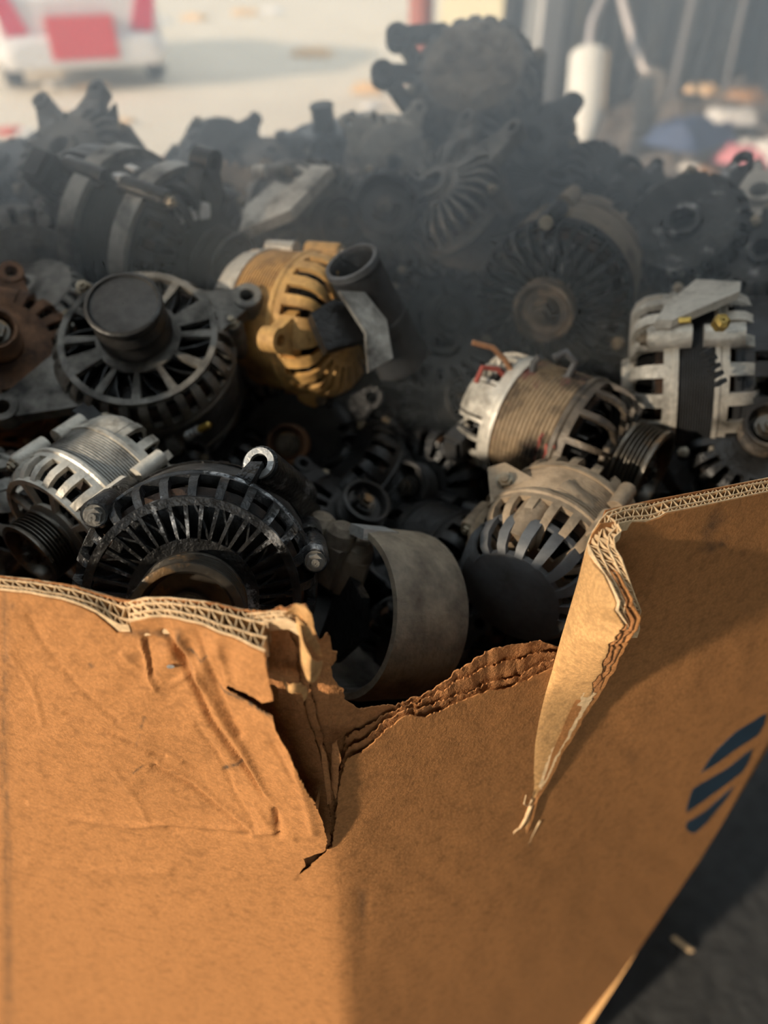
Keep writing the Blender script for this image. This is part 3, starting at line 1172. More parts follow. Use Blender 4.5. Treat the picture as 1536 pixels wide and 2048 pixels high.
# corrugated rim running along the right wall, round the curl and down the flap
A3 = [FP(x, y) - FN(x, y) * .001 + n_relief(x, y) + Vector((0, 0, .0008)) for x, y in reversed([(1300, 1040), (1318, 1034), (1330, 1026), (1400, 1012), (1536, 985), (1700, 952), (1905, 912)])]
B3 = [FP(x, y, TH) + Vector((0, 0, .0008)) for x, y in reversed([(1300, 1005), (1318, 1001), (1330, 998), (1400, 984), (1536, 957), (1700, 924), (1905, 884)])]
curlA = [(1260, 1041, .0), (1236, 1046, .004), (1243, 1060, .008), (1228, 1074, .010), (1231, 1098, .015), (1236, 1118, .022), (1248, 1152, .034), (1262, 1192, .048), (1274, 1222, .056), (1268, 1240, .058), (1271, 1258, .060), (1266, 1275, .058)]
curlB = [(1245, 1014, -.012), (1215, 1024, -.010), (1200, 1040, -.006), (1186, 1062, -.002), (1176, 1086, .0), (1178, 1110, .008), (1196, 1140, .023), (1214, 1168, .038), (1230, 1204, .054), (1227, 1221, .056), (1246, 1251, .062), (1244, 1262, .062)]
A3 += [P(x, y, FD(x, y) - pr * 1.15 - broad(x, y) * 1.3) for x, y, pr in curlA]
B3 += [P(x, y, FD(x, y) - pr * 1.15 - broad(x, y) * 1.3) for x, y, pr in curlB]
EY = [e[1] for e in EDGE]


def flap_in(y):
    k = 0
    while k < len(EY) - 2 and EY[k + 1] < y:
        k += 1
    sv = (k + max(0., min(1., (y - EY[k]) / max(1., EY[k + 1] - EY[k])))) / (len(EDGE) - 1)
    return (flap_pt(sv, .7) - flap_pt(sv, 1.0) + Vector((0, 0, -.004))).normalized()


DIRS = [DN] * 7 + [DN] * 5 + [flap_in(max(1130, c[1] + 6)) for c in curlB[5:]]
arcl = [0.]
for a_, b_, c_, d_ in zip(A3, A3[1:], B3, B3[1:]):
    arcl.append(arcl[-1] + ((b_ - a_).length + (d_ - c_).length) / 2)


def downR(t):
    sv = t * arcl[-1]
    k = 0
    while k < len(arcl) - 2 and arcl[k + 1] < sv:
        k += 1
    f = max(0., min(1., (sv - arcl[k]) / max(1e-6, arcl[k + 1] - arcl[k])))
    return DIRS[k].lerp(DIRS[k + 1], f).normalized()


off_ = AX_R * .0008 - AX_T * .0006
B3 = B3[:12] + [q + off_ - DIRS[12 + i] * .003 for i, q in enumerate(B3[12:])]
A3 = A3[:12] + [q - DIRS[12 + i] * .003 for i, q in enumerate(A3[12:])]
corr_edge('corrugated_edge', A3, B3, downR, box, seed=5, crush=.10, depth=.007)
# frayed torn edge further down the flap
hd = [(ctr[i * (NW + 1)] - ctr[i * (NW + 1) + NW]).normalized() for i in range(NS + 1)]
A4, B4 = [], []
for i in range(int(NS * .33), NS + 1, 3):
    p = ctr[i * (NW + 1) + NW]
    B4.append(p + side[i] * th_at(i / NS) * .30 + hd[i] * .002)
    A4.append(p + side[i] * th_at(i / NS) * .90 + hd[i] * .001)
corr_edge('corrugated_edge', A4, B4, lambda t: hd[min(NS, int(NS * (.33 + .67 * t)))], box, rows=(.5, .5), seed=6, crush=.3, depth=.004, jag=.002, pitch=.02, th=.0004)
# stringy tips at the bottom of the flap tear
for i, (pts, rr) in enumerate((([(1064, 1598, .006), (1056, 1612, .006), (1048, 1580 + 28, .008), (1052, 1590, .008)], .0008),
                               ([(1062, 1610, .005), (1050, 1640, .006), (1040, 1655, .006), (1030, 1662, .006), (1026, 1668, .005)], .0013),
                               ([(1080, 1640, .003), (1064, 1670, .004), (1056, 1690, .005), (1050, 1704, .004)], .0010))):
    MB().tube([BI @ P(x, y, FD(x, y) - pr - broad(x, y) * 1.3) for x, y, pr in pts], [rr * (1.2 - .25 * q) for q in range(len(pts))], 6).build('paper_strand', 'fluting_paper', box)

# printed emblem: three dark blue slanting bars
def zx(pts):
    return [(1040 + x / 2.933, 1350 + y / 2.933) for x, y in pts]


BARS = [zx([(1058, 573), (1085, 530), (1110, 490), (1142, 450), (1180, 410), (1225, 365), (1270, 325), (1330, 288), (1380, 260), (1410, 238), (1441, 223), (1436, 255), (1425, 290), (1390, 350), (1320, 395), (1250, 440), (1190, 487), (1130, 530)]),
        zx([(973, 806), (976, 775), (985, 740), (998, 700), (1015, 665), (1060, 638), (1100, 615), (1160, 578), (1220, 540), (1290, 485), (1362, 430), (1354, 465), (1340, 500), (1322, 538), (1300, 570), (1250, 610), (1200, 650), (1140, 693), (1080, 735), (1025, 770)]),
        zx([(972, 885), (976, 868), (988, 855), (1010, 845), (1050, 820), (1090, 795), (1170, 725), (1252, 652), (1232, 690), (1210, 725), (1172, 772), (1130, 820), (1095, 862), (1060, 895), (1040, 915), (1020, 926), (1000, 924), (985, 915), (976, 900)])]
for pl in BARS:
    sheet('printed_bar', [Vector(p) for p in pl], -.0006, 10, 'logo_ink', front, relief_outer, .0003)

# small staple in the left panel
m = MB()
c, n = FP(348, 1320), FN(348, 1320)
tx = NL.cross(Vector((0, 0, 1))).normalized()
tz = n.cross(tx).normalized()
pts = [c + n * (.0008 + relL(348, 1320)) + tx * (math.cos(w) * .0022 + .0010 * math.sin(w)) + tz * (math.sin(w) * .0014) for w in [i * .5236 for i in range(12)]]
m.add([BI @ p for p in pts] + [BI @ (p + n * .0006) for p in pts], [tuple(range(12)), tuple(reversed(range(12, 24)))] + [(i, (i + 1) % 12, (i + 1) % 12 + 12, i + 12) for i in range(12)])
m.build('staple', 'bright_steel', box)

# ---- the other walls (octagonal bin), rims slightly uneven, left ones raised out of view to shade the heap
c_rt = FP(1905, 912)
c_rb = FP(1085, 2135)
c_lt = FP(-420, 1158)
bz = 0.0
WALLS = [  # (top point, bottom point)
    (c_rt, Vector((c_rb.x, c_rb.y, bz))),
    (Vector((.66, .72, HC - .27)), Vector((.54, .74, bz))),
    (P(1640, 420, .92), Vector((.50, .92, bz))),
    (P(1252, 346, 1.06), Vector((.34, 1.10, bz))),
    (P(560, 312, 1.12), Vector((-.10, 1.14, bz))),
    (P(60, 312, 1.10), Vector((-.46, 1.10, bz))),
    (Vector((-.74, .80, HC - .04)), Vector((-.62, .80, bz))),
    (Vector((-.66, .46, HC - .04)), Vector((-.56, .48, bz))),
    (c_lt, Vector((c_lt.x, c_lt.y + .05, bz)))]
cen = Vector((0, .66, 0))
for i, ((t0, b0), (t1, b1)) in enumerate(zip(WALLS, WALLS[1:])):
    nm = (t1 - t0).cross(Vector((0, 0, 1)))
    nm.z = 0
    nm.normalize()
    if nm.dot(Vector((cen.x, cen.y, 0)) - Vector((t0.x, t0.y, 0))) < 0:
        nm = -nm
    m = MB()
    NX, NZ = 14, 10
    vs = []
    for side_ in (0, 1):
        for a in range(NX + 1):
            for b_ in range(NZ + 1):
                u, w = a / NX, b_ / NZ
                p = t0.lerp(t1, u).lerp(b0.lerp(b1, u), w)
                bul = .018 * math.sin(math.pi * u) * math.sin(math.pi * min(1, w * 1.1))
                p = p - nm * bul + nm * TH * side_
                if b_ == 0:
                    p.z += .004 * noise.noise(Vector((u * 5, i * 3.3, 0)))
                vs.append(p)
    k = (NX + 1) * (NZ + 1)
    fs = []
    for a in range(NX):
        for b_ in range(NZ):
            q = a * (NZ + 1) + b_
            f = (q, q + 1, q + NZ + 2, q + NZ + 1)
            fs += [f, tuple(x + k for x in reversed(f))]
        q = a * (NZ + 1)
        fs.append((q, q + NZ + 1, q + NZ + 1 + k, q + k))
    m.add(vs, fs, BI)
    m.build('side_panel', 'kraft_liner', box, 60)
# corner strip low on the right, paler liner standing in for caught light
A_ = [FP(x, y) for x, y in ((1300, 1862), (1230, 1960), (1160, 2048), (1085, 2135))]
o_ = [Vector((-.004, 0, 0)), Vector((.000, -.003, 0)), Vector((.006, -.008, 0)), Vector((.009, -.012, 0))]
m = MB()
vs = [BI @ p for p in A_] + [BI @ (p + q + Vector((.004, 0, 0))) for p, q in zip(A_, o_)]
vs += [v + Vector((.001, .003, 0)) for v in vs]
fs = []
for i in range(3):
    fs += [(i, i + 1, i + 5, i + 4), (i + 12, i + 13, i + 9, i + 8), (i + 4, i + 5, i + 13, i + 12), (i, i + 8, i + 9, i + 1)]
fs += [(0, 4, 12, 8), (3, 11, 15, 7)]
m.add(vs, fs)
m.build('light_corner_strip', 'kraft_inner_liner', box)
m = MB()
m.prism([(b.x * .97, cen.y + (b.y - cen.y) * .97) for _, b in WALLS] + [((BI.inverted() @ Vector((0, 0, 0))).x, FP(600, base_py(600)).y + .02)], .004, .014, BI)
m.build('bottom_panel', 'kraft_liner', box)

# ================================================================== alternators
def shoulder(R, z0, z1, rin):
    dz = z1 - z0
    return [(R, z0), (R, z0 + .45 * dz), (R * .985, z0 + .68 * dz), (R * .93, z0 + .88 * dz), (R * .84, z0 + .98 * dz), (rin, z1)]


def housing(R, z0, z1, rin, n, duty=.48, th=.0045, solid=(), rim=.30, hub=.0, spokes=0, rmid=.80, gaps=()):
    """slotted end bell: rim band, curved ribs, hub ring"""
    m = MB()
    s = 1 if z1 > z0 else -1
    dz = z1 - z0
    pt = shoulder(R - th / 2, z0, z1 - s * th / 2, rin)
    # rim band with a small bead
    rz = z0 + rim * dz
    m.lathe([(R - th, z0), (R + .0015, z0), (R + .0015, z0 + .10 * dz), (R, z0 + .14 * dz), (R, rz), (R - th, rz)], 56)
    if spokes:
        zz = z1 - s * th
        m.lathe([(R * rmid, zz), (R * rmid + .07 * R, zz), (R * rmid + .07 * R, z1 + s * .0006), (R * rmid, z1 + s * .0006)], 56)
        for i in range(spokes):
            m.sweep2d([(R * rmid + .01 * R, z1 - s * th / 2), (rin, z1 - s * th / 2)], (.10 if spokes < 20 else .035) * R, th, 2 * math.pi * (i + .3) / spokes)
    # hub ring / face
    m.lathe([(hub, z1 - s * th), (rin, z1 - s * th), (rin + .002, z1 - s * th * .6), (rin + .002, z1), (max(hub, .0), z1)], 48)
    if hub > 0:
        m.lathe([(hub * .72, z1 - s * .012), (hub * 1.15, z1 - s * .012), (hub * 1.15, z1 + s * .004), (hub * 1.05, z1 + s * .007), (hub * .72, z1 + s * .007)], 32)
    w = 2 * math.pi * R / n * duty
    rib = [p for p in pt]
    if spokes:
        rib[-1] = (R * (rmid + .03), rib[-1][1])
        if rib[-2][0] < rib[-1][0] + .02 * R:
            rib.pop(-2)
    rib[0] = (rib[0][0], z0 + rim * .8 * dz)
    for i in range(n):
        a = 2 * math.pi * i / n
        if any(g0 <= (a - 0) % (2 * math.pi) <= g1 for g0, g1 in gaps):
            continue
        m.sweep2d(rib, w, th, a)
    for (a0, a1) in solid:
        outp = [(r + th * .6, z) for r, z in pt[:4]] + [(r, z + s * th * .6) for r, z in pt[4:]]
        inp = [(r - th * .6, z) for r, z in pt[:4]] + [(r, z - s * th * .6) for r, z in pt[4:]]
        m.lathe(outp + inp[::-1], 10, a0, a1)
    return m


def ear(m, R, ang, reach, z0, z1, hole, boss, base, tilt=0.):
    """mounting lug: tapered arm and drilled boss"""
    M = Matrix.Rotation(ang, 4, 'Z')
    m.lathe([(hole, z0), (boss, z0), (boss, z1), (hole, z1)], 24, M=M @ Matrix.Translation((R + reach, 0, 0)))
    x1 = R + reach - hole * .9
    za, zb = z0 + (z1 - z0) * .12, z1 - (z1 - z0) * .12
    m.prism([(R * .80, -base), (x1, -boss * .96), (x1, boss * .96), (R * .80, base)], za, zb, M)
    return m


def boss_bolt(R, ang, z0, z1, r=.008):
    M = Matrix.Rotation(ang, 4, 'Z') @ Matrix.Translation((R * 1.01, 0, 0))
    return M, r


def pulley_mesh(r, z0, z1, grooves, cap=False):
    m = MB()
    L = z1 - z0
    pr = [(.008, z0), (r * .86, z0), (r, z0 + L * .05), (r, z0 + L * .12)]
    g0, g1 = z0 + L * .14, z1 - L * .14
    for i in range(grooves):
        a = g0 + (g1 - g0) * i / grooves
        d = (g1 - g0) / grooves
        pr += [(r * .985, a + d * .08), (r * .88, a + d * .42), (r * .88, a + d * .58), (r * .985, a + d * .92)]
    pr += [(r, z1 - L * .12), (r, z1 - L * .02), (r * .97, z1)]
    if cap:
        pr += [(r * .90, z1 + .0005), (r * .86, z1 - .0015), (r * .5, z1 - .001), (.0005, z1 - .0005)]
    else:
        pr += [(r * .86, z1), (r * .80, z1 - L * .10), (r * .74, z1 - L * .42), (r * .42, z1 - L * .45), (r * .40, z1 - L * .2), (r * .30, z1 - L * .18), (.006, z1 - L * .2)]
    m.lathe(pr, 56, closed=False)
    return m


def fan_mesh(r0, r1, z, h, n, sweep=.35):
    m = MB()
    m.lathe([(r0 * .5, z - .0015), (r1, z - .0015), (r1, z), (r0 * .5, z)], 40)
    for i in range(n):
        a = 2 * math.pi * i / n
        pts = []
        for k in range(4):
            r = r0 + (r1 - r0) * k / 3
            b = a + sweep * k / 3
            pts.append((r * math.cos(b), r * math.sin(b)))
        nrm = .0009
        out = [(x + nrm * math.cos(a + 1.57), y + nrm * math.sin(a + 1.57)) for x, y in pts]
        inn = [(x - nrm * math.cos(a + 1.57), y - nrm * math.sin(a + 1.57)) for x, y in pts]
        m.prism(out + inn[::-1], z - .001, z + h)
    return m


def hexbolt(r, h, M):
    m = MB()
    m.prism([(r * math.cos(i * math.pi / 3), r * math.sin(i * math.pi / 3)) for i in range(6)], 0, h, M)
    m.lathe([(.0005, 0), (r * 1.25, 0), (r * 1.25, h * .22), (.0005, h * .22)], 16, M=M)
    m.lathe([(.0004, h), (r * .5, h), (r * .5, h * 1.5), (.0004, h * 1.5)], 10, M=M, closed=False)
    return m


def frame_from(axis, roll=0., loc=Vector((0, 0, 0))):
    q = axis.to_track_quat('Z', 'Y').to_matrix().to_4x4()
    return Matrix.Translation(loc) @ q @ Matrix.Rotation(roll, 4, 'Z')


N_ALT = [0]


def alternator(px, py, d, R, axis, label, roll=0., front='grey_aluminium', rear=None, stator='stator_steel', pulley='pulley_steel',
               fan='oily_black_metal', nf=22, nr=20, Lf=.52, Lr=.52, bolt_mat='bolt_steel', band=.36, prad=.42, plen=.42, grooves=6, cap=False,
               ears=((.6, .34), (3.5, .30)), bolts=4, rin=.62, conn=True, rear_cap=None, group=None, wires=False, duty=.48, has_pulley=True, spokes=0, ear_mat=None, fsolid=True, lod=0):
    """px,py,d: place of the body centre; axis: pulley direction as (right, up, towards viewer)"""
    rear = rear or front
    loc = P(px, py, d)
    root = empty('alternator', M=frame_from(scr(axis), roll, loc))
    tag(root, label, 'alternator', group)
    hb = band * R
    zf, zr = hb + Lf * R, -hb - Lr * R
    # stator pack, laminated
    st = MB()
    pr = []
    nl = 9 if lod else 15
    for i in range(nl):
        z = -hb + 2 * hb * i / nl
        dz = 2 * hb / nl
        pr += [(R * .965, z), (R * .985, z + dz * .25), (R * .985, z + dz * .75), (R * .965, z + dz)]
    st.lathe([(R * .70, -hb)] + pr + [(R * .70, hb)], 56)
    st.build('stator', stator, root)
    cw = MB()
    for sg in (1, -1):
        cw.lathe([(R * .70, sg * hb * .9), (R * .88, sg * hb * .9), (R * .90, sg * (hb + .12 * R)), (R * .82, sg * (hb + .2 * R)), (R * .70, sg * (hb + .15 * R))], 36)
    cw.build('winding', 'copper_winding', root)
    solids = [(e[0] - .16, e[0] + .16) for e in ears] if fsolid else []
    hs = housing(R, hb * .92, zf, R * rin, nf, duty, .06 * R + .0008, solid=solids, hub=R * .26, spokes=spokes)
    if bolts:
        for b in range(bolts):
            a = b * 2 * math.pi / bolts + .35
            M = Matrix.Rotation(a, 4, 'Z') @ Matrix.Translation((R * 1.03, 0, 0))
            hs.lathe([(.001, hb * .3), (R * .125, hb * .3), (R * .125, hb + .25 * R), (R * .10, hb + .30 * R), (.001, hb + .30 * R)], 16, M=M)
    hsg = hs.build('front_housing', front, root)
    for b in range(bolts):
        a = b * 2 * math.pi / bolts + .35
        M = Matrix.Rotation(a, 4, 'Z') @ Matrix.Translation((R * 1.03, 0, hb + .30 * R))
        hexbolt(R * .07, R * .07, M).build('bolt', bolt_mat, hsg)
    rh = housing(R * .985, -hb * .92, zr, R * .55, nr, duty * .95, .06 * R + .0008, solid=[(1.0, 1.5), (4.0, 4.4)], hub=R * .22)
    for b in range(bolts):
        a = b * 2 * math.pi / bolts + .35
        M = Matrix.Rotation(a, 4, 'Z') @ Matrix.Translation((R * 1.02, 0, 0))
        rh.lathe([(.001, -hb * .3), (R * .12, -hb * .3), (R * .12, -hb - .25 * R), (.001, -hb - .25 * R)], 14, M=M)
    rh.build('rear_housing', rear, root)
    for e in ears:
        ang, reach = e[0], e[1] * R
        z0 = (e[2] if len(e) > 2 else .15) * R + hb
        z1 = z0 + (e[3] if len(e) > 3 else .26) * R
        m = MB()
        ear(m, R, ang, reach, z0, z1, R * .085, R * .165, R * (e[4] if len(e) > 4 else .32))
        m.build('mounting_ear', ear_mat or front, root)
    fan_mesh(R * .36, R * .80, hb + .22 * R, R * .16, 16 if lod else 22).build('fan', fan, root)
    fan_mesh(R * .36, R * .80, -hb - .36 * R, R * .16, 12 if lod else 18).build('fan', fan, root)
    rot = MB().lathe([(.001, -hb - .34 * R), (R * .66, -hb - .34 * R), (R * .66, hb + .2 * R), (.001, hb + .2 * R)], 24, closed=False).build('rotor', 'oily_black_metal', root)
    if has_pulley:
        rp = R * prad
        pz0 = zf + .06 * R
        pz1 = pz0 + plen * R
        MB().lathe([(.004, zf - .05 * R), (R * .17, zf - .05 * R), (R * .17, pz0 + .002), (.004, pz0 + .002)], 24).build('spacer', 'dark_pulley', root)
        pl = pulley_mesh(rp, pz0, pz1, grooves, cap).build('pulley', pulley, root)
        if not cap:
            hexbolt(R * .15, R * .12, Matrix.Translation((0, 0, pz1 - plen * R * .32))).build('nut', 'pulley_steel', pl)
    if rear_cap:
        cm = housing(R * .92, zr + .26 * R, zr - .34 * R, R * .66, 16, .42, .05 * R, solid=[(.2, 2.2), (3.4, 4.4)], hub=0)
        cm.build('rear_cover', rear_cap, root)
    if conn:
        m = MB()
        M = Matrix.Rotation(2.1, 4, 'Z') @ Matrix.Translation((R * .95, 0, zr + .18 * R))
        m.box((0, 0, 0), (R * .34, R * .42, R * .30), M)
        m.box((R * .20, 0, 0), (R * .12, R * .34, R * .22), M)
        m.build('connector', 'black_plastic', root)
        m = MB()
        M = Matrix.Rotation(2.9, 4, 'Z') @ Matrix.Translation((R * .55, 0, zr - (.34 * R if rear_cap else 0)))
        m.lathe([(.0005, .01), (R * .045, .01), (R * .045, -R * .30), (.0005, -R * .30)], 10, M=M)
        m.build('terminal_stud', 'brass', root)
    N_ALT[0] += 1
    return root


def child(root, mb, name, mat, angle=35):
    """add a part given in world space to a thing"""
    o = mb.build(name, mat, None, angle)
    inv = root.matrix_world.inverted()
    o.data.transform(inv)
    o.parent = root
    return o


bpy.context.view_layer.update()

# filler mound under the units, near-black so gaps read as shade
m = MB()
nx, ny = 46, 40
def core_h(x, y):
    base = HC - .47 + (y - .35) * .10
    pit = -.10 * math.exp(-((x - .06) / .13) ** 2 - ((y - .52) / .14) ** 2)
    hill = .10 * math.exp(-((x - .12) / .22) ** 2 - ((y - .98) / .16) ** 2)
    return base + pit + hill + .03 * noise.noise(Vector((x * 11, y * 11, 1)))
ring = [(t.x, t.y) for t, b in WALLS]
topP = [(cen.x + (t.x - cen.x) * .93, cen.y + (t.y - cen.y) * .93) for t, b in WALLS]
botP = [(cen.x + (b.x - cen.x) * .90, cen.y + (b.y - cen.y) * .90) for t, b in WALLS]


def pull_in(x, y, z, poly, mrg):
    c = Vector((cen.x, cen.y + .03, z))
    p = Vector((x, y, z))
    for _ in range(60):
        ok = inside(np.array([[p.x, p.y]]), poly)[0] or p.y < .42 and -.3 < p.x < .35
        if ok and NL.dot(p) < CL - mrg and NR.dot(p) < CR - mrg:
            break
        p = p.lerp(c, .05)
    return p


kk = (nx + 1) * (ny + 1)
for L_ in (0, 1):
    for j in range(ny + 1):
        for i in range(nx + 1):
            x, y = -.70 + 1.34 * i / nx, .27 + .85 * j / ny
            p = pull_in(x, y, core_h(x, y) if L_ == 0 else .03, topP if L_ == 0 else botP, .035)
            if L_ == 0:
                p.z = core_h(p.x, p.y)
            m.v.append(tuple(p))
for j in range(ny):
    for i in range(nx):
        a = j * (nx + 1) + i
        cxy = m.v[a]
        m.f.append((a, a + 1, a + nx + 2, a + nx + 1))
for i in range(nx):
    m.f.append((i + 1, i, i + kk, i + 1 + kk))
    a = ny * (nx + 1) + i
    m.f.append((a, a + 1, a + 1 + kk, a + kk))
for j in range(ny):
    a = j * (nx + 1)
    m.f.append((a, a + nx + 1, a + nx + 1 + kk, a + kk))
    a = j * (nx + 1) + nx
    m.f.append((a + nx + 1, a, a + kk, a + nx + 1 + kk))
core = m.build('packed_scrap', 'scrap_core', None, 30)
tag(core, 'filler scrap deep beneath the alternators, blackened to read as shade', 'scrap', kind='stuff')

#                 px   py   d    R     axis
A1 = alternator(408, 1150, .50, .0755, (.13, -.20, .97), 'black alternator with a grooved brown pulley facing the viewer, nearest the torn rim', roll=R_(112),
                front='worn_black_metal', rear='worn_black_metal', nf=26, duty=.30, rin=.50, spokes=40, prad=.44, plen=.36, ears=(), bolts=3, grooves=5, Lf=.40, conn=False, bolt_mat='dull_aluminium')
# long tubular lug at its upper right
w0, w1 = P(517, 925, .475), P(600, 990, .56)
ax = (w1 - w0).normalized()
m = MB().lathe([(.0062, 0), (.0105, 0), (.0105, .004), (.0062, .004)], 28, M=frame_from(ax, 0, w0))
child(A1, m, 'lug_face', 'bright_steel')
m = MB().lathe([(.0062, .003), (.0125, .003), (.0135, .09), (.0062, .09)], 28, M=frame_from(ax, 0, w0))
q0, q1, q2, q3 = P(536, 912, .485), P(622, 996, .57), P(590, 1055, .57), P(480, 985, .49)
n_ = (q1 - q0).cross(q3 - q0).normalized() * .012
m.add([q0, q1, q2, q3, q0 - n_, q1 - n_, q2 - n_, q3 - n_], [(0, 1, 2, 3), (7, 6, 5, 4), (0, 4, 5, 1), (1, 5, 6, 2), (2, 6, 7, 3), (3, 7, 4, 0)])
q = [P(505, 935, .476), P(530, 935, .476), P(500, 990, .47), P(455, 985, .47)]
n_ = (q[1] - q[0]).cross(q[3] - q[0]).normalized() * .010
m.add(q + [p - n_ for p in q], [(0, 1, 2, 3), (7, 6, 5, 4), (0, 4, 5, 1), (1, 5, 6, 2), (2, 6, 7, 3), (3, 7, 4, 0)])
child(A1, m, 'tubular_lug', 'worn_black_metal')

A2 = alternator(205, 1000, .585, .058, (-.50, -.58, .64), 'pale ribbed alternator leaning left behind the nearest black one', roll=R_(20), front='pale_aluminium', rear='pale_aluminium', nf=24, duty=.42,
                stator='grey_aluminium', ears=((3.7, .55, .1, .25, .4),), prad=.46, plen=.40, rin=.45, spokes=9, band=.30, Lf=.50, Lr=.55, bolts=4)
A3 = alternator(312, 748, .70, .080, (.04, .36, .93), 'dull grey alternator with a tall capped dark pulley and one long drilled ear', roll=R_(-8), front='dull_aluminium', nf=28, duty=.46,
                pulley='dark_pulley', cap=True, prad=.40, plen=.52, grooves=2, ears=((3.75, .62, .05, .22, .42), (.55, .30)), rin=.44, spokes=12, Lf=.42, bolts=3)
A4 = alternator(585, 645, .74, .070, (.86, -.22, .46), 'yellow-stained alternator lying on its side under the black duct', roll=R_(40), front='yellow_stained_aluminium', rear='pale_aluminium', nf=22, duty=.52,
                ears=((2.2, .25),), has_pulley=False, Lf=.60, Lr=.45, bolts=2, rin=.5, stator='yellow_stained_aluminium')
# broken dark pocket and grey shard on the yellow unit
m = MB().prism([(-.022, -.02), (.018, -.024), (.024, .004), (.006, .020), (-.020, .016)], 0, .016, frame_from(scr((.3, .1, .95)), .2, P(668, 655, .665)))
child(A4, m, 'broken_pocket', 'oily_black_metal')
m = MB().prism([(-.02, -.034), (.010, -.030), (.022, .004), (.014, .034), (-.010, .042), (-.004, .0)], 0, .004, frame_from(scr((.45, .2, .87)), 0, P(735, 665, .645)))
child(A4, m, 'casing_shard', 'grey_aluminium')
A5 = alternator(300, 482, .82, .084, (.88, -.40, .25), 'big black alternator ringed by two broad clamp bands in the left of the heap', roll=R_(10), front='oily_black_metal', rear='worn_black_metal', nf=24, ears=((1.2, .2),),
                stator='oily_black_metal', prad=.5, plen=.35, pulley='dark_pulley', bolts=4, band=.50, Lf=.45, Lr=.70)
for z_ in (-.046, .022):
    MB().lathe([(.083, z_), (.091, z_ + .001), (.091, z_ + .021), (.083, z_ + .022)], 48).build('clamp_band', 'grey_aluminium', A5)
MB().prism([(-.012, -.010), (.012, -.010), (.012, .010), (-.012, .010)], 0, .006, A5.matrix_world.inverted() @ frame_from(scr((.3, .2, .93)), .3, P(258, 578, .735))).build('square_nut_plate', 'bright_steel', A5)
for i, (x0, y0, ln_) in enumerate(((252, 356, .026), (300, 392, .028), (385, 428, .034))):  # pale blocks added where highlights fall on the clamp bands
    MB().box((0, 0, 0), (ln_, .012, .010)).box((ln_ * .35, 0, .004), (ln_ * .3, .015, .012)).build('highlight_lug', 'highlight_white', A5, M=A5.matrix_world.inverted() @ frame_from(scr((.1, .75, .65)), (-.35, -.35, -.5)[i], P(x0, y0, .755)))
A5b = alternator(190, 375, .92, .072, (-.25, .30, .92), 'black and silver alternator with raised lugs at the top left of the heap', roll=R_(25), front='dull_aluminium', rear='oily_black_metal', nf=22,
                 ears=((2.0, .62, .0, .4, .3), (1.25, .40)), pulley='dark_pulley', has_pulley=False, bolts=4)
child(A5b, MB().tube([P(215, 262, .9), P(224, 238, .9), P(231, 208, .9)], [.012, .009, .002], 10), 'terminal', 'black_plastic')
A6 = alternator(610, 440, .88, .066, (.55, -.35, .75), 'silver-flanked alternator with dark ribs left of the black duct mouth', roll=R_(100), front='dull_aluminium', rear='pale_aluminium', nf=26, ears=((1.9, .5, .0, .3, .5),), pulley='dark_pulley', bolts=3)
q = [P(488, 482, .79), P(588, 440, .78), P(672, 352, .80), P(600, 345, .83), P(500, 430, .82)]
n_ = (q[1] - q[0]).cross(q[3] - q[0]).normalized() * .012
child(A6, MB().add(q + [p + n_ for p in q], [(0, 1, 2, 3, 4), (9, 8, 7, 6, 5)] + [(i, i + 5, (i + 1) % 5 + 5, (i + 1) % 5) for i in range(5)]), 'cast_flange', 'pale_aluminium')
A7 = alternator(952, 200, 1.0, .082, (-.18, .10, .98), 'greasy alternator crowning the heap with two drilled ears on its left', roll=R_(0), front='dull_aluminium', rear='oily_black_metal', nf=22, duty=.6, rin=.80,
                ears=(), has_pulley=False, Lf=.45, bolts=2)
for tri, bo in (((( 800, 72), (880, 66), (868, 190)), (795, 76)), (((768, 146), (850, 150), (850, 262)), (765, 150))):
    pp = [P(x, y, .965) for x, y in tri]
    mm = MB()
    for a_, b_ in zip(pp, pp[1:] + pp[:1]):
        t_ = (b_ - a_).normalized()
        s_ = t_.cross(AX_T).normalized() * .0095
        e_ = AX_T * .007
        a2, b2 = a_ - t_ * .008, b_ + t_ * .008
        mm.add([a2 - s_ - e_, a2 + s_ - e_, b2 + s_ - e_, b2 - s_ - e_, a2 - s_ + e_, a2 + s_ + e_, b2 + s_ + e_, b2 - s_ + e_], [(0, 3, 2, 1), (4, 5, 6, 7), (0, 1, 5, 4), (1, 2, 6, 5), (2, 3, 7, 6), (3, 0, 4, 7)])
    mm.lathe([(.007, -.009), (.016, -.009), (.016, .009), (.007, .009)], 20, M=frame_from(AX_T, 0, P(*bo, .96)))
    child(A7, mm, 'eared_bracket', 'oily_black_metal')
m = MB().lathe([(.0005, 0), (.050, -.002), (.064, -.010), (.072, -.026), (.0005, -.026)], 36, M=A7.matrix_world @ Matrix.Translation((0, 0, .076)))
for i in range(26):
    rr = random.Random(i)
    w_, r_ = rr.uniform(0, 6.28), rr.uniform(.01, .052)
    m.lathe([(.0005, .006), (rr.uniform(.004, .012), .003), (rr.uniform(.008, .016), -.004), (.0005, -.004)], 9, M=A7.matrix_world @ Matrix.Translation((r_ * math.cos(w_), r_ * math.sin(w_), .074)))
child(A7, m, 'grease_caked_face', 'dusty_brown_casting')
A8 = alternator(765, 325, 1.0, .058, (.30, -.45, .84), 'pale grey cast alternator just left below the crowning one', front='pale_aluminium', rear='pale_aluminium', nf=16, duty=.75, has_pulley=False, ears=((2.4, .35, .2, .3, .5), (1.0, .3)), rin=.8)
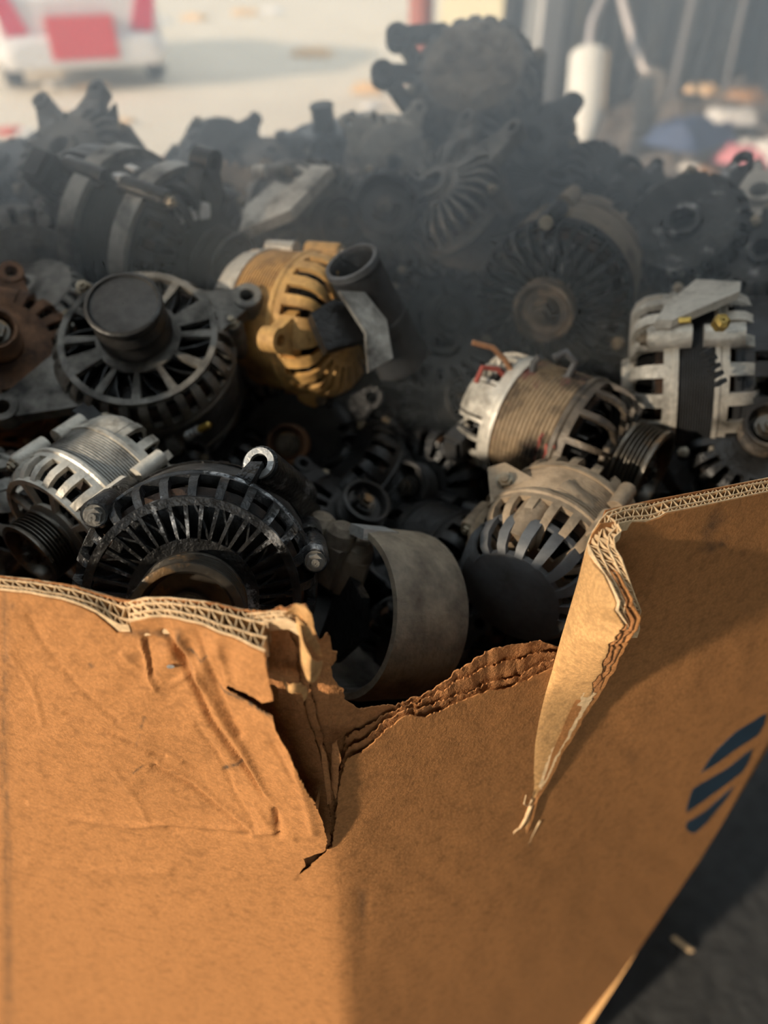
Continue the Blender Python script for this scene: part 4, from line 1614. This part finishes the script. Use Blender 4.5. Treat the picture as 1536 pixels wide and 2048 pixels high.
A10 = alternator(1125, 570, .82, .082, (-.42, -.56, .71), 'brown-grey alternator with an open finned face in the right of the dark hollow', roll=R_(200), front='oily_black_metal', rear='dusty_brown_casting', nf=30, duty=.28, rin=.30,
                 ears=((1.75, .38, .0, .2, .3),), prad=.40, pulley='greasy_brown_metal', plen=.2, Lf=.35, Lr=.7, band=.45, stator='dusty_brown_casting', bolts=3, fan='worn_black_metal')
A11 = alternator(1376, 765, .72, .086, (-.93, .02, -.30), 'pale slotted alternator with a black centre band against the right side', roll=R_(35), front='pale_aluminium', rear='pale_aluminium', nf=20, nr=20, duty=.45, stator='black_plastic',
                 ears=(), has_pulley=False, band=.19, Lf=.46, Lr=.44, rear_cap='black_plastic', bolts=4)
q = [P(1312, 640, .635), P(1345, 640, .63), P(1480, 582, .63), P(1482, 563, .66), P(1392, 558, .68), P(1330, 610, .66)]
n_ = Vector((0, 0, .008))
child(A11, MB().add(q + [p - n_ for p in q], [(0, 1, 2, 3, 4, 5), (11, 10, 9, 8, 7, 6)] + [(i, i + 6, (i + 1) % 6 + 6, (i + 1) % 6) for i in range(6)]), 'bracket_arm', 'pale_aluminium')
child(A11, MB().tube([P(1358, 641, .62), P(1382, 640, .615)], .0028, 10), 'brass_pin', 'brass')
child(A11, MB().lathe([(.001, 0), (.007, 0), (.007, .008), (.004, .010), (.001, .010)], 6, M=frame_from(scr((0, .2, .98)), 0, P(1437, 650, .61))), 'brass_nut', 'brass')
m = MB()
for i in range(5):
    m.box((0, .007 * i, 0), (.010, .0035, .006), frame_from(scr((.3, .0, .95)), .25, P(1440, 765, .605)))
child(A11, m, 'connector_comb', 'black_plastic')
A12 = alternator(1098, 862, .70, .062, (.76, -.40, .50), 'burnt alternator with charred windings and a ribbed pulley pointing right', roll=R_(70), front='greasy_brown_metal', rear='pale_aluminium', stator='charred_stator', nf=14, duty=.2, rin=.4,
                 prad=.62, plen=.50, pulley='pulley_steel', ears=((4.2, .25),), band=.50, Lf=.68, Lr=.70, bolts=0)
for i in range(14):
    rr = random.Random(90 + i)
    t0 = rr.uniform(.0, 2.6) + 1.0
    pts = []
    for k_ in range(6):
        w_ = t0 + k_ * .12
        r_ = .060 + rr.uniform(-.003, .004)
        pts.append(A12.matrix_world @ Vector((r_ * math.cos(w_), r_ * math.sin(w_), .016 + i * .0016 + rr.uniform(-.003, .003))))
    child(A12, MB().tube(pts, .0013, 6), 'charred_wire', ('copper_winding', 'insulation_red', 'oily_black_metal')[i % 3])
for pts, mt, rr in (([(1030, 755, .68), (1010, 720, .67), (985, 695, .665), (945, 685, .66)], 'copper_wire', .0026), ([(1020, 765, .68), (995, 738, .67), (965, 735, .665), (952, 765, .665)], 'insulation_red', .0026),
                    ([(1065, 745, .67), (1068, 725, .665), (1080, 712, .66)], 'grey_plastic', .0036), ([(1100, 760, .67), (1135, 755, .66), (1150, 725, .655), (1132, 704, .655), (1108, 716, .655)], 'grey_plastic', .0036)):
    child(A12, MB().tube([P(*p) for p in pts], rr, 8), 'loose_wire', mt)
A13 = alternator(1108, 1082, .60, .0600, (-.56, -.50, .66), 'tan alternator with a smooth dark plastic end cover beside the folded flap', roll=R_(150), front='tan_aluminium', rear='tan_aluminium', nf=22, duty=.40, has_pulley=False,
                 ears=(), band=.36, Lf=.56, Lr=.5, bolts=3, rin=.5, conn=False, stator='tan_aluminium')
# end cover with oblong slots round one side
Rc = .053
zc = .92 * .0600 - .010
cm = MB()
cm.lathe([(.0005, zc + .034), (Rc * .55, zc + .034), (Rc * .84, zc + .031), (Rc * .96, zc + .022), (Rc, zc + .010), (Rc, zc), (Rc * .93, zc), (Rc * .93, zc + .010), (Rc * .80, zc + .026), (.0005, zc + .029)], 14, R_(0), R_(200), closed=True)
cm.lathe([(.0005, zc + .034), (Rc * .55, zc + .034), (Rc * .72, zc + .033), (Rc * .72, zc + .028), (.0005, zc + .029)], 14, R_(-160), R_(0), closed=True)
cm.lathe([(Rc * .95, zc), (Rc, zc), (Rc, zc + .006), (Rc * .95, zc + .006)], 14, R_(-160), R_(0))
for i in range(9):
    a = R_(-160 + 160 * i / 8)
    cm.sweep2d([(Rc * .975, zc + .004), (Rc * .975, zc + .012), (Rc * .93, zc + .023), (Rc * .82, zc + .030), (Rc * .70, zc + .032)], .0085, .004, a)
cv = cm.build('end_cover', 'grey_plastic', A13)
q = [P(975, 935, .60), P(1010, 925, .60), P(1100, 975, .57), P(1150, 1010, .56), P(1060, 1075, .55), P(985, 1045, .57)]
n_ = (q[2] - q[0]).cross(q[4] - q[0]).normalized() * .010
child(A13, MB().add(q + [p + n_ for p in q], [(0, 1, 2, 3, 4, 5), (11, 10, 9, 8, 7, 6)] + [(i, i + 6, (i + 1) % 6 + 6, (i + 1) % 6) for i in range(6)]), 'mounting_plate', 'tan_aluminium')
child(A13, MB().tube([P(1090, 1000, .565), P(1060, 1040, .548), P(1030, 1085, .54)], [.012, .0125, .013], 14), 'cast_tube', 'tan_aluminium')
child(A13, MB().tube([P(1120, 985, .57), P(1160, 1020, .56), P(1180, 1045, .56)], [.013, .013, .011], 14), 'cast_tube', 'tan_aluminium')
child(A13, hexbolt(.006, .005, frame_from(scr((-.2, .3, .93)), .3, P(1010, 962, .588))), 'bolt', 'bolt_steel')
child(A13, hexbolt(.005, .004, frame_from(scr((-.4, .1, .9)), .3, P(1018, 1068, .538))), 'bolt', 'rusty_iron')

# broken casing ring behind the gap
A15 = empty('casing_half', M=frame_from(scr((-.80, .10, .60)), 0, P(745, 1225, .56)))
tag(A15, 'broken brown casing half standing on edge behind the ragged gap', 'casing')
Rb = .066
cm = MB()
cm.lathe([(Rb * .90, -.040), (Rb * .985, -.040), (Rb, -.034), (Rb, .016), (Rb * .97, .026), (Rb * .90, .026)], 44, R_(-115), R_(118))
cm.build('casing_shell', 'dusty_brown_casting', A15)
MB().lathe([(Rb * .86, -.036), (Rb * .90, -.036), (Rb * .90, .022), (Rb * .86, .022)], 40, R_(-110), R_(114)).build('liner_ring', 'dull_aluminium', A15)
MB().prism([(Rb * .88, -.010), (Rb * 1.0, -.008), (Rb * 1.0, .010), (Rb * .88, .012)], -.002, .030, Matrix.Rotation(R_(112), 4, 'Z')).build('broken_edge', 'bright_steel', A15)
MB().prism([(0, -Rb * .8), (Rb * .4, -Rb * .7), (Rb * .62, -Rb * .1), (Rb * .35, Rb * .25), (-.01, Rb * .3)], .012, .020, Matrix.Translation((-.02, 0, 0))).build('inner_plate', 'oily_black_metal', A15)
for i, (x, y, dd, rr, ln) in enumerate(((625, 1090, .575, .016, .04), (665, 1110, .565, .015, .04), (700, 1130, .57, .015, .035))):
    M_ = A15.matrix_world.inverted() @ frame_from(scr((.25, .85, .45)), i * .5, P(x, y + 25, dd))
    MB().prism([(-rr, -rr * .7), (rr, -rr * .8), (rr * .8, rr * .7), (-rr * .5, rr)], -.01, ln * .6, M_).lathe([(.0005, ln), (rr * .5, ln * .97), (rr * .8, ln * .85), (rr * .9, ln * .55)], 14, M=M_, closed=False).build('rotor_claw', 'dusty_brown_casting', A15)

A16 = alternator(610, 885, .80, .070, (-.12, -.12, .98), 'dark alternator face-on in the shadow below the yellow-stained one', front='oily_black_metal', rear='oily_black_metal', prad=.3, plen=.2, pulley='rusty_iron', nf=24, duty=.3, rin=.7, bolts=3)
A17 = [alternator(60, 545, .82, .072, (.45, -.45, .78), 'dull dark alternator cut by the left edge beneath the black and silver one', front='dull_aluminium', rear='oily_black_metal', has_pulley=False, duty=.6, rin=.8),
       alternator(22, 745, .70, .066, (.30, .25, .92), 'rust-brown alternator cut by the left edge', front='rusty_iron', rear='rusty_iron', pulley='rusty_iron', nf=20, ears=((1.2, .2),), prad=.3),
       alternator(95, 655, .78, .058, (-.10, .55, .83), 'grey alternator with a toothed rim left of the capped pulley', front='grey_aluminium', nf=24, duty=.5, rin=.82, has_pulley=False, ears=(), bolts=3),
       alternator(8, 1040, .64, .056, (-.30, .10, .95), 'grey alternator lug and rim at the left edge beside the pale ribbed one', front='grey_aluminium', has_pulley=False, nf=16, ears=((.5, .3), (5.4, .4))),
       alternator(440, 345, 1.06, .060, (.55, .10, .82), 'small dark alternator with a red plug near the far rim', front='oily_black_metal', rear='dull_aluminium', has_pulley=False, duty=.6, rin=.8),
       alternator(45, 395, 1.0, .062, (-.2, .5, .84), 'sooty alternator in the far left corner of the bin', front='oily_black_metal', rear='oily_black_metal', has_pulley=False, ears=((1.5, .4), (2.6, .3))),
       alternator(545, 365, 1.06, .050, (.1, .5, .86), 'small brownish alternator at the far rim beside the red plug', front='greasy_brown_metal', has_pulley=False, rin=.8, duty=.6),
       alternator(660, 330, 1.04, .055, (-.1, .7, .7), 'black alternator with an upright stub right behind the silver-flanked one', front='oily_black_metal', prad=.3, plen=.5, pulley='oily_black_metal', grooves=2, cap=True),
       alternator(455, 430, .94, .052, (.2, .2, .96), 'tan alternator half hidden behind the clamp-banded black one', front='tan_aluminium', has_pulley=False, rin=.7),
       alternator(40, 905, .74, .060, (-.4, .1, .9), 'rust-tinged dark alternator low at the left edge', front='rusty_iron', rear='oily_black_metal', has_pulley=False, duty=.3)]
child(A17[4], MB().tube([P(408, 390, 1.0), P(412, 360, 1.0), P(415, 345, 1.0)], .008, 10), 'red_plug', 'red_plastic')
A18 = [alternator(1375, 500, .84, .068, (-.45, .20, .87), 'glossy black alternator with a ring lug in front of the right rear rim', front='worn_black_metal', rear='worn_black_metal', pulley='dark_pulley', has_pulley=False, ears=((1.35, .42, .0, .16, .2),), duty=.6, rin=.8),
       alternator(1505, 455, .92, .062, (-.3, .4, .86), 'pale alternator at the right edge below the rear rim', front='pale_aluminium', has_pulley=False, nf=16, rin=.6),
       alternator(1532, 545, .80, .055, (-.5, .2, .84), 'dark alternator with bright edges at the right edge', front='worn_black_metal', has_pulley=False),
       alternator(1268, 440, .92, .050, (.1, .4, .9), 'small black and silver alternator by the near end of the rear rim', front='worn_black_metal', has_pulley=False, ears=((1.0, .3), (2.4, .3))),
       alternator(1490, 920, .70, .062, (-.2, .3, .93), 'black alternator with a brown pulley beneath the pale slotted one', front='oily_black_metal', rear='greasy_brown_metal', prad=.34, pulley='greasy_brown_metal', ears=((2.6, .3),)),
       alternator(1370, 930, .72, .050, (.1, .1, .99), 'dark alternator with a brown bolt right of the burnt one', front='oily_black_metal', has_pulley=False, bolts=3, rin=.8)]
A19 = [alternator(775, 470, .90, .062, (-.05, .05, .99), 'dark alternator with a round pulley behind the black duct mouth', front='oily_black_metal', pulley='dark_pulley', prad=.60, plen=.4, grooves=3),
       alternator(920, 440, .90, .072, (-.55, .35, .75), 'dark finned alternator with two crossing lugs in the middle of the heap', front='dull_aluminium', rear='oily_black_metal', nf=30, duty=.35, has_pulley=False, ears=((2.0, .45), (1.2, .45)), rin=.4),
       alternator(1020, 350, 1.0, .080, (.2, .2, .96), 'sooty alternator directly beneath the crowning one', front='oily_black_metal', has_pulley=False, rin=.5),
       alternator(1160, 420, .98, .070, (.45, .15, .85), 'black alternator under the tip of the white sleeve', front='oily_black_metal', pulley='dark_pulley', ears=(), prad=.3),
       alternator(1085, 450, .95, .070, (.1, .6, .8), 'black ribbed alternator above the open finned one', front='oily_black_metal', has_pulley=False, nf=30, duty=.4, rin=.3),
       alternator(870, 330, 1.04, .066, (-.4, .2, .9), 'black alternator wedged under the left side of the crowning one', front='oily_black_metal', has_pulley=False),
       alternator(1215, 640, .86, .060, (.2, -.2, .95), 'brown alternator in shade left of the pale slotted one', front='greasy_brown_metal', has_pulley=False)]
# filler units in the hollow, near-black to stand in for its shade
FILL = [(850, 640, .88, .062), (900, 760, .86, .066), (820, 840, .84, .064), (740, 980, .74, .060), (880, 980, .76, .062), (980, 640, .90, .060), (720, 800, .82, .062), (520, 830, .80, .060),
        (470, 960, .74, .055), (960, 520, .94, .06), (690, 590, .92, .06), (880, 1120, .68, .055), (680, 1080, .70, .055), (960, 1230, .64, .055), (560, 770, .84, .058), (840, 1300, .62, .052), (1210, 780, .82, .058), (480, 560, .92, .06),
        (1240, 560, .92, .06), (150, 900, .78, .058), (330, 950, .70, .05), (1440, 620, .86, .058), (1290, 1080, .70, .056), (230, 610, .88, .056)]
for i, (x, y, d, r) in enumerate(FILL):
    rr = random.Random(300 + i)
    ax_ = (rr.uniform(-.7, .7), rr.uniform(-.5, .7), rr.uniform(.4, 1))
    alternator(x, y, d + .02, r, ax_, 'filler alternator sunk in the hollow of the heap, coloured near-black as shade', roll=rr.uniform(0, 6), front='oily_black_metal', rear='oily_black_metal', pulley='dark_pulley', stator='oily_black_metal',
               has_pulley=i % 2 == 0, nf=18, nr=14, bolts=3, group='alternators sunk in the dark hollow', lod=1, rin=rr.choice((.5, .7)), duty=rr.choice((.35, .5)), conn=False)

# black plastic duct lying on the yellow unit
d0, d1 = P(703, 525, .655), P(800, 720, .74)
ax = (d1 - d0)
ln = ax.length
du = empty('plastic_duct', M=frame_from(ax.normalized(), 0, d0))
tag(du, 'open-mouthed black plastic duct lying across the yellow-stained alternator', 'duct')
rd = 55 * .655 / FPX
MB().lathe([(rd * .90, 0), (rd, 0), (rd * 1.03, ln * .3), (rd * 1.15, ln * .75), (rd * 1.2, ln), (rd * 1.1, ln), (rd * 1.0, ln * .7), (rd * .93, ln * .3)], 40).build('duct_tube', 'black_plastic', du)
MB().lathe([(rd * .88, -.0015), (rd * 1.03, -.0015), (rd * 1.05, .004), (rd * .99, .006), (rd * .88, .004)], 40).build('mouth_lip', 'grey_plastic', du)
MB().lathe([(rd * 1.02, ln * .5), (rd * 1.14, ln * .52), (rd * 1.16, ln * .58), (rd * 1.05, ln * .6)], 40).build('moulded_ring', 'black_plastic', du)

# a loose oxygen-sensor style plug with a brass tip beside the capped pulley
sp = empty('threaded_plug', P(385, 880, .66))
tag(sp, 'small steel plug with a brass tip lying above the nearest black alternator', 'plug')
pts = [P(330, 895, .665), P(372, 872, .66), (P(396, 860, .655)), P(426, 848, .65)]
ax = (pts[3] - pts[0]).normalized()
F0 = Matrix.Translation(-sp.location)
MB().lathe([(.0005, 0), (.010, 0), (.012, .008), (.008, .016), (.0005, .016)], 14, M=F0 @ frame_from(ax, 0, pts[0])).build('plug_body', 'dull_aluminium', sp)
MB().lathe([(.0005, 0), (.0055, 0), (.0055, .004), (.0042, .005), (.0055, .008), (.0042, .010), (.0055, .013), (.0042, .016), (.0005, .018)], 14, M=F0 @ frame_from(ax, 0, pts[1])).build('thread', 'bright_steel', sp)
MB().lathe([(.0005, 0), (.0035, 0), (.0035, .012), (.0018, .014), (.0005, .014)], 12, M=F0 @ frame_from(ax, 0, pts[2])).build('brass_tip', 'brass', sp)

# sliver of orange plastic on the dark floor
g = G(1362, 1892)
o = MB().prism([(-.02, -.003), (.018, -.004), (.022, .002), (-.018, .004)], 0, .006).build('plastic_sliver', 'litter_orange')
o.location = (g.x, g.y, .006)
o.rotation_euler = (0, 0, R_(-40))
tag(o, 'thin orange sliver on the dark floor right of the bin', 'litter')

# ------------------------------------------------------------------ haze volume added over the heap to lift the darks like lens veil
hz = MB().box((0, .90, 1.55), (3.0, .54, 1.5)).build('veil_haze', 'bare_dirt')
m_, nt, b = nodes('veil_haze')
nt.nodes.remove(b)
vs_ = mk(nt, 'ShaderNodeVolumeScatter')
vs_.inputs['Color'].default_value = (.78, .90, 1, 1)
vs_.inputs['Density'].default_value = 1.6
vs_.inputs['Anisotropy'].default_value = .2
nt.links.new(vs_.outputs[0], nt.nodes['Material Output'].inputs['Volume'])
hz.data.materials.clear()
hz.data.materials.append(m_)
tag(hz, 'thin pale haze added over the far side of the heap to lift its darks', 'haze', kind='stuff')
